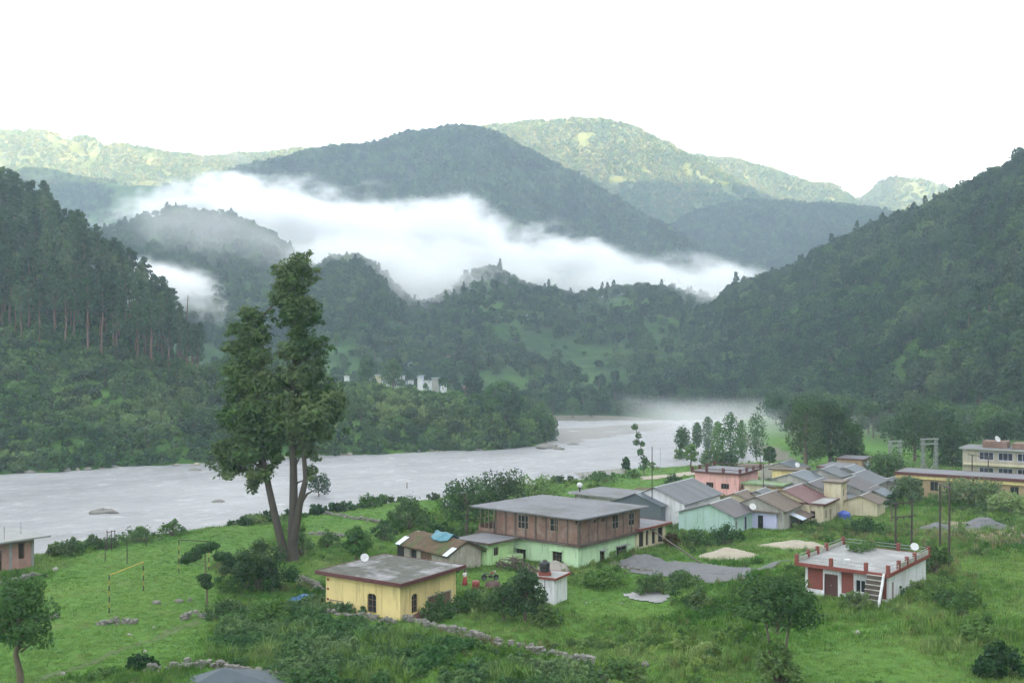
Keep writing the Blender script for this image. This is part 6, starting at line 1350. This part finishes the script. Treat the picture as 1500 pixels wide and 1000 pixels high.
# --- bushes
leaf_bush = leafmat('leaf_bush', [(0.030, 0.070, 0.022), (0.062, 0.128, 0.036), (0.120, 0.205, 0.054)], .4, .8, .6, .12)
def bush(px, py, pw, ph, label, leaf=leaf_mid, seed=0, n=1500, size=.17, name='bush', group=None, cat='bush'):
    b = gp(px, py); k = b.y / F; w = pw * k; h = ph * k; rng = np.random.default_rng(seed + 2000); W = Acc(); L = Acc(); nc = 22; ex = rng.uniform(.75, 1.25, 2)
    for j in range(nc):
        a = j * 2.4; r = w * .5 * math.sqrt((j + .3) / nc) * rng.uniform(.55, 1.05); z = h * (.66 - .42 * (j / nc)) * rng.uniform(.55, 1.35); rr_ = w * rng.uniform(.07, .20); c = (r * math.cos(a) * ex[0], r * math.sin(a) * ex[1], z)
        L.add(*clump(c, (rr_, rr_, min(h * .42, rr_ * rng.uniform(.7, 1.5))), n // nc, size, rng, .5, .1)); W.add(*tube(bent((0, 0, -.1), c, 3, .05, rng), [.05, .035, .015], 5))
    t = thing(name, b, 0, label, cat, group); link('stems', W.mesh('stems', [bark]), t); link('foliage', L.mesh('foliage', [leaf]), t); return t
bush(376, 866, 104, 76, 'huge ivy like bush at the foot of the twin trunked tree', leaf_bush, 1, 9000, .17)
bush(440, 815, 34, 60, 'tall yellowish shrub right of the twin trunks', leaf_pale, 2, 1500)
bush(598, 775, 84, 46, 'wide dark bush behind the stone hut', leaf_bush, 3, 3600, .2)
bush(640, 792, 70, 26, 'low bright bush behind the thatched roof', leaf_bush, 4, 1800)
bush(562, 790, 40, 30, 'small bush left of the wide dark bush', leaf_bush, 5, 1200)
bush(252, 784, 34, 30, 'bushy shrub on the left river bank beside the fence posts', leaf_bush, 6, 900)
bush(205, 793, 50, 20, 'low wide shrub on the left river bank', leaf_bush, 7, 900)
bush(375, 766, 40, 14, 'low dark shrub on the bank left of the twin trunks', leaf_bush, 8, 700)
bush(540, 742, 44, 22, 'grey green shrub at the river edge right of the round tree', leaf_bush, 9, 900)
bush(648, 722, 16, 16, 'small round shrub at the river edge', leaf_bush, 10, 400)
bush(957, 868, 60, 30, 'rough bush behind the concrete pad, left part', leaf_bush, 11, 1800)
bush(1000, 858, 60, 24, 'rough bush on the gravel track side of the concrete pad', leaf_bush, 12, 1500)
bush(1025, 892, 52, 34, 'weedy bush right of the concrete pad', leaf_bush, 13, 1600)
bush(880, 858, 70, 26, 'grassy bush below the mint wall, right of the white shed', leaf_pale, 14, 1700)
bush(1140, 1000, 78, 62, 'dark bush around the stems of the forked tree', leaf_bush, 15, 2600)
bush(1255, 892, 44, 30, 'leafy shrub at the foot of the outside stairs', leaf_bush, 16, 1800, .13)
bush(1368, 838, 44, 56, 'climbing bush over the right corner of the roof terrace', leaf_pale, 17, 2600)
bush(1462, 990, 82, 50, 'dark round bush at the bottom right corner', leaf_bush, 18, 3000)
bush(1428, 935, 66, 24, 'pale bush in the right meadow above the dark one', leaf_pale, 19, 1900)
bush(1400, 885, 80, 20, 'low wide pale bush right of the white wall', leaf_pale, 21, 1600)
bush(928, 700, 30, 14, 'low round bush at the end of the river wall', leaf_bush, 22, 500)
bush(985, 712, 40, 22, 'dark bush left of the pink house', leaf_bush, 23, 900)
bush(1022, 800, 56, 24, 'bush in front of the aqua cottage wall, left part', leaf_bush, 24, 1300)
bush(1062, 797, 44, 34, 'taller bush at the corner of the aqua cottage', leaf_bush, 25, 1300)
bush(985, 800, 34, 26, 'reddish brown bush between the yellow outbuilding and the aqua cottage', leafmat('leaf_rusty', [(.05, .035, .015), (.085, .06, .02), (.09, .11, .03)]), 26, 900)
bush(1110, 742, 50, 14, 'flowering shrub along the foot of the pink house', leafmat('leaf_flower', [(.05, .07, .02), (.09, .10, .03), (.30, .13, .03)]), 27, 900)
bush(640, 906, 58, 36, 'leafy shrub at the right wall of the yellow house', leaf_bush, 28, 2000, .14)
bush(690, 895, 70, 28, 'dark green shrub right of the yellow house', leaf_bush, 29, 1900, .14)
bush(800, 915, 50, 30, 'dark weeds bush in front of the white shed', leaf_bush, 30, 1300)
bush(915, 990, 70, 24, 'dark bush below the end of the long stone wall', leaf_bush, 31, 1600)
bush(330, 905, 60, 26, 'low bush in the garden left of the yellow house', leaf_bush, 32, 1400)
bush(395, 912, 80, 34, 'bright leafy bush in the garden below the blue sheet', leaf_pale, 33, 2200)
bush(480, 800, 44, 24, 'pale shrub on the terrace right of the twin trunks', leaf_pale, 34, 900)
bush(100, 812, 60, 20, 'scrub bush on the bank right of the unfinished house', leaf_bush, 35, 1000)
bush(150, 802, 50, 16, 'scrub bush on the bank by the close set posts', leaf_bush, 36, 800)
bush(205, 978, 44, 22, 'small dark bush left of the bottom stone wall', leaf_bush, 37, 1000)
bush(1265, 800 - 20, 60, 22, 'bushy weeds behind the roof terrace', leaf_bush, 38, 1200)
bush(880, 706, 60, 16, 'scrub along the river wall', leaf_bush, 39, 800)
# plants on the terrace
b = add3(RW, 8.8, 5.6, 3.03); rng = np.random.default_rng(8); L = Acc()
for j in range(9): L.add(*clump((rng.uniform(-2.4, 2.2), rng.uniform(-.5, .9), .45), (.6, .5, .45), 120, .12, rng))
t = thing('terrace_creeper', b, 45, 'green creeper spreading over the back of the roof terrace', 'creeper'); link('foliage', L.mesh('foliage', [leaf_mid]), t)

# ------------------------------------------------------------------ ground cover nobody could count
def blades(n, h, spread, w, seed, droop=.35):
    rng = np.random.default_rng(seed); b = np.stack([rng.normal(0, spread, n), rng.normal(0, spread, n), np.zeros(n) - .05], 1); a = rng.uniform(0, 6.283, n); hh = h * rng.uniform(.5, 1.2, n)
    d = np.stack([np.cos(a), np.sin(a), 0 * a], 1); s = np.stack([-np.sin(a), np.cos(a), 0 * a], 1) * (w * rng.uniform(.6, 1.3, n))[:, None]; ln = (hh * droop * rng.uniform(.3, 1.5, n))[:, None]
    up = np.array([0, 0, 1.0]); m = b + d * ln * .35 + up * (hh * .6)[:, None]; t = b + d * ln + up * hh[:, None]
    return np.stack([b - s, b + s, m + s * .8, m - s * .8, m - s * .8, m + s * .8, t + s * .15, t - s * .15], 1).reshape(-1, 3), np.arange(8 * n).reshape(-1, 4)
g_a = leafmat('grass_blade', [(0.065, 0.140, 0.022), (0.112, 0.220, 0.034), (0.180, 0.290, 0.055)], .3, .5, .7, .07)
g_b = leafmat('weed_blade', [(0.080, 0.150, 0.036), (0.130, 0.225, 0.054), (0.205, 0.295, 0.085)], .35, .5, .7, .07)
g_d = leafmat('dry_blade', [(0.09, 0.10, 0.035), (0.15, 0.15, 0.055), (0.22, 0.20, 0.085)], .3, .5, .7)
g_c = leafmat('crop_leaf', [(0.050, 0.112, 0.038), (0.088, 0.175, 0.056), (0.145, 0.245, 0.080)], .3, .5, .5, .1)
grass_c = hidden('grass_tuft', [np_mesh('tuft', *blades(16, .22, .20, .018, 700 + i), m_) for i, m_ in enumerate((g_a, g_a, g_b, g_a, g_d))])
weed_c = hidden('weed', [np_mesh('weed', *blades(20, .75, .20, .026, 720 + i, .5), m_) for i, m_ in enumerate((g_b, g_a, g_b, g_a, g_d))] + [whole(*broadleaf(.8, .9, 6, 150, .085, 730 + i, .05, .8), 'weed_plant', [g_a, [g_a, g_b, leaf_mid][i]]) for i in range(3)])
crop_c = hidden('crop', [whole(*broadleaf(.75, .8, 6, 150, .10, 740 + i, .05, .8), 'crop_plant', [g_c, g_c]) for i in range(3)] + [np_mesh('maize', *blades(14, 1.05, .09, .035, 745 + i, .6), m_) for i, m_ in enumerate((g_b, g_a))])
rng = np.random.default_rng(800)
N = 330000; D = np.sqrt(rng.uniform(58 ** 2, 265 ** 2, N)); pxr = rng.uniform(-25, 1525, N); x = (pxr - 750) / F * D
keepn = rng.random(N) < np.clip(1.15 - (D - 70) / 150, .12, 1); x, y = x[keepn], D[keepn]; pxr = pxr[keepn]; z = G(x, y); pyr = HY + (CZ - z) / y * F
land = (~in_poly(x, y, POLY)) & (y < np.interp(x, NX, NY)) & (z > -4.2)
fp = []
for t in [o for o in bpy.data.objects if o.parent is None and o.get('category') in ('house', 'hut', 'shed', 'building')]:
    ws = [c for c in t.children if c.name.startswith('wall')]
    if not ws: continue
    bb = ws[0].bound_box; a_ = t.rotation_euler.z; ca, sa = math.cos(a_), math.sin(a_); fp.append((t.location.x, t.location.y, ca, sa, min(q[0] for q in bb), max(q[0] for q in bb), min(q[1] for q in bb), max(q[1] for q in bb)))
clear = np.ones(len(x), bool)
for ox, oy, ca, sa, x0, x1, y0, y1 in fp:
    lx = (x - ox) * ca + (y - oy) * sa; ly = -(x - ox) * sa + (y - oy) * ca; clear &= ~((lx > x0 - .15) & (lx < x1 + .15) & (ly > y0 - .15) & (ly < y1 + .15))
def zone(poly): return in_poly(pxr, pyr, poly)
bare = zone([(905, 832), (940, 822), (1010, 822), (1085, 832), (1160, 818), (1170, 824), (1100, 838), (1075, 852), (1040, 856), (985, 846), (930, 842)]) | zone([(908, 872), (935, 866), (985, 867), (992, 878), (975, 886), (930, 882)]) | zone([(935, 699), (1000, 692), (1060, 686), (1160, 676), (1162, 681), (1062, 692), (1000, 698), (940, 704)])
house_front = zone([(460, 868), (478, 905), (590, 928), (690, 915), (690, 885), (660, 885), (590, 912), (476, 892)])
lawn = house_front | zone([(440, 745), (560, 730), (640, 727), (640, 745), (565, 765), (562, 802), (450, 802)]) | zone([(900, 702), (1015, 700), (1015, 740), (900, 735)]) | zone([(60, 850), (150, 800), (260, 785), (400, 760), (400, 790), (310, 830), (330, 900), (230, 975), (-30, 1010), (-30, 860)]) | zone([(825, 858), (900, 870), (1000, 890), (980, 905), (850, 905), (830, 890)]) | zone([(1150, 960), (1300, 945), (1420, 985), (1400, 1010), (1100, 1010)]) | zone([(670, 838), (780, 838), (780, 860), (670, 865)])
crop = ~house_front & zone([(330, 905), (470, 880), (585, 915), (690, 950), (600, 1005), (420, 1005), (300, 960)]) | zone([(650, 990), (760, 970), (880, 985), (880, 1010), (640, 1010)])
rough_n = 0.5 + 0.5 * fbm(x / 9, y / 9, 811, 3); cn = 0.5 + 0.5 * fbm(x / 4, y / 4, 812, 3)
ok = land & clear & ~bare
pts = np.stack([x, y, z], 1); u = rng.random(len(x))
gsel = ok & (u < np.where(lawn, .85, .6))
idx = np.nonzero(gsel)[0]; pk = np.where(rng.random(len(idx)) < .05, 4, rng.integers(0, 4, len(idx)))
scatter('meadow_grass', pts[idx], grass_c, np.where(lawn[idx], rng.uniform(.45, .9, len(idx)), rng.uniform(.8, 1.7, len(idx))), 0, rng, pk)
wsel = ok & ~lawn & ~crop & (u > .60) & (u < .60 + .30 * sstep(.32, .62, rough_n))
idx = np.nonzero(wsel)[0]; dryp = 0.5 + 0.5 * fbm(x[idx] / 11, y[idx] / 7, 813, 3); pk = np.where(rng.random(len(idx)) < .05 + .6 * sstep(.6, .72, dryp), 4, np.where(cn[idx] > .42, rng.integers(0, 4, len(idx)), rng.integers(5, 8, len(idx))))
scatter('meadow_weeds', pts[idx], weed_c, rng.uniform(.4, 1.0, len(idx)) * (1 + .2 * (x[idx] > 12)), 0, rng, pk)
csel = ok & crop & (u > .5) & (u < .95)
idx = np.nonzero(csel)[0]; pk = np.where((cn[idx] > .66) & (pyr[idx] > 925), rng.integers(3, 5, len(idx)), rng.integers(0, 3, len(idx)))
scatter('garden_crops', pts[idx], crop_c, rng.uniform(.6, 1.25, len(idx)), 0, rng, pk)
# scrub along the near bank
idx = np.nonzero(land & clear & (seg_dist(x, y, NEAR) < 9) & (u < .10) & (rough_n > .42))[0]
sp_ = pts[idx].copy(); sp_[:, 2] -= .15; scatter('near_bank_scrub', sp_, scrub_protos, .25, .7, rng)
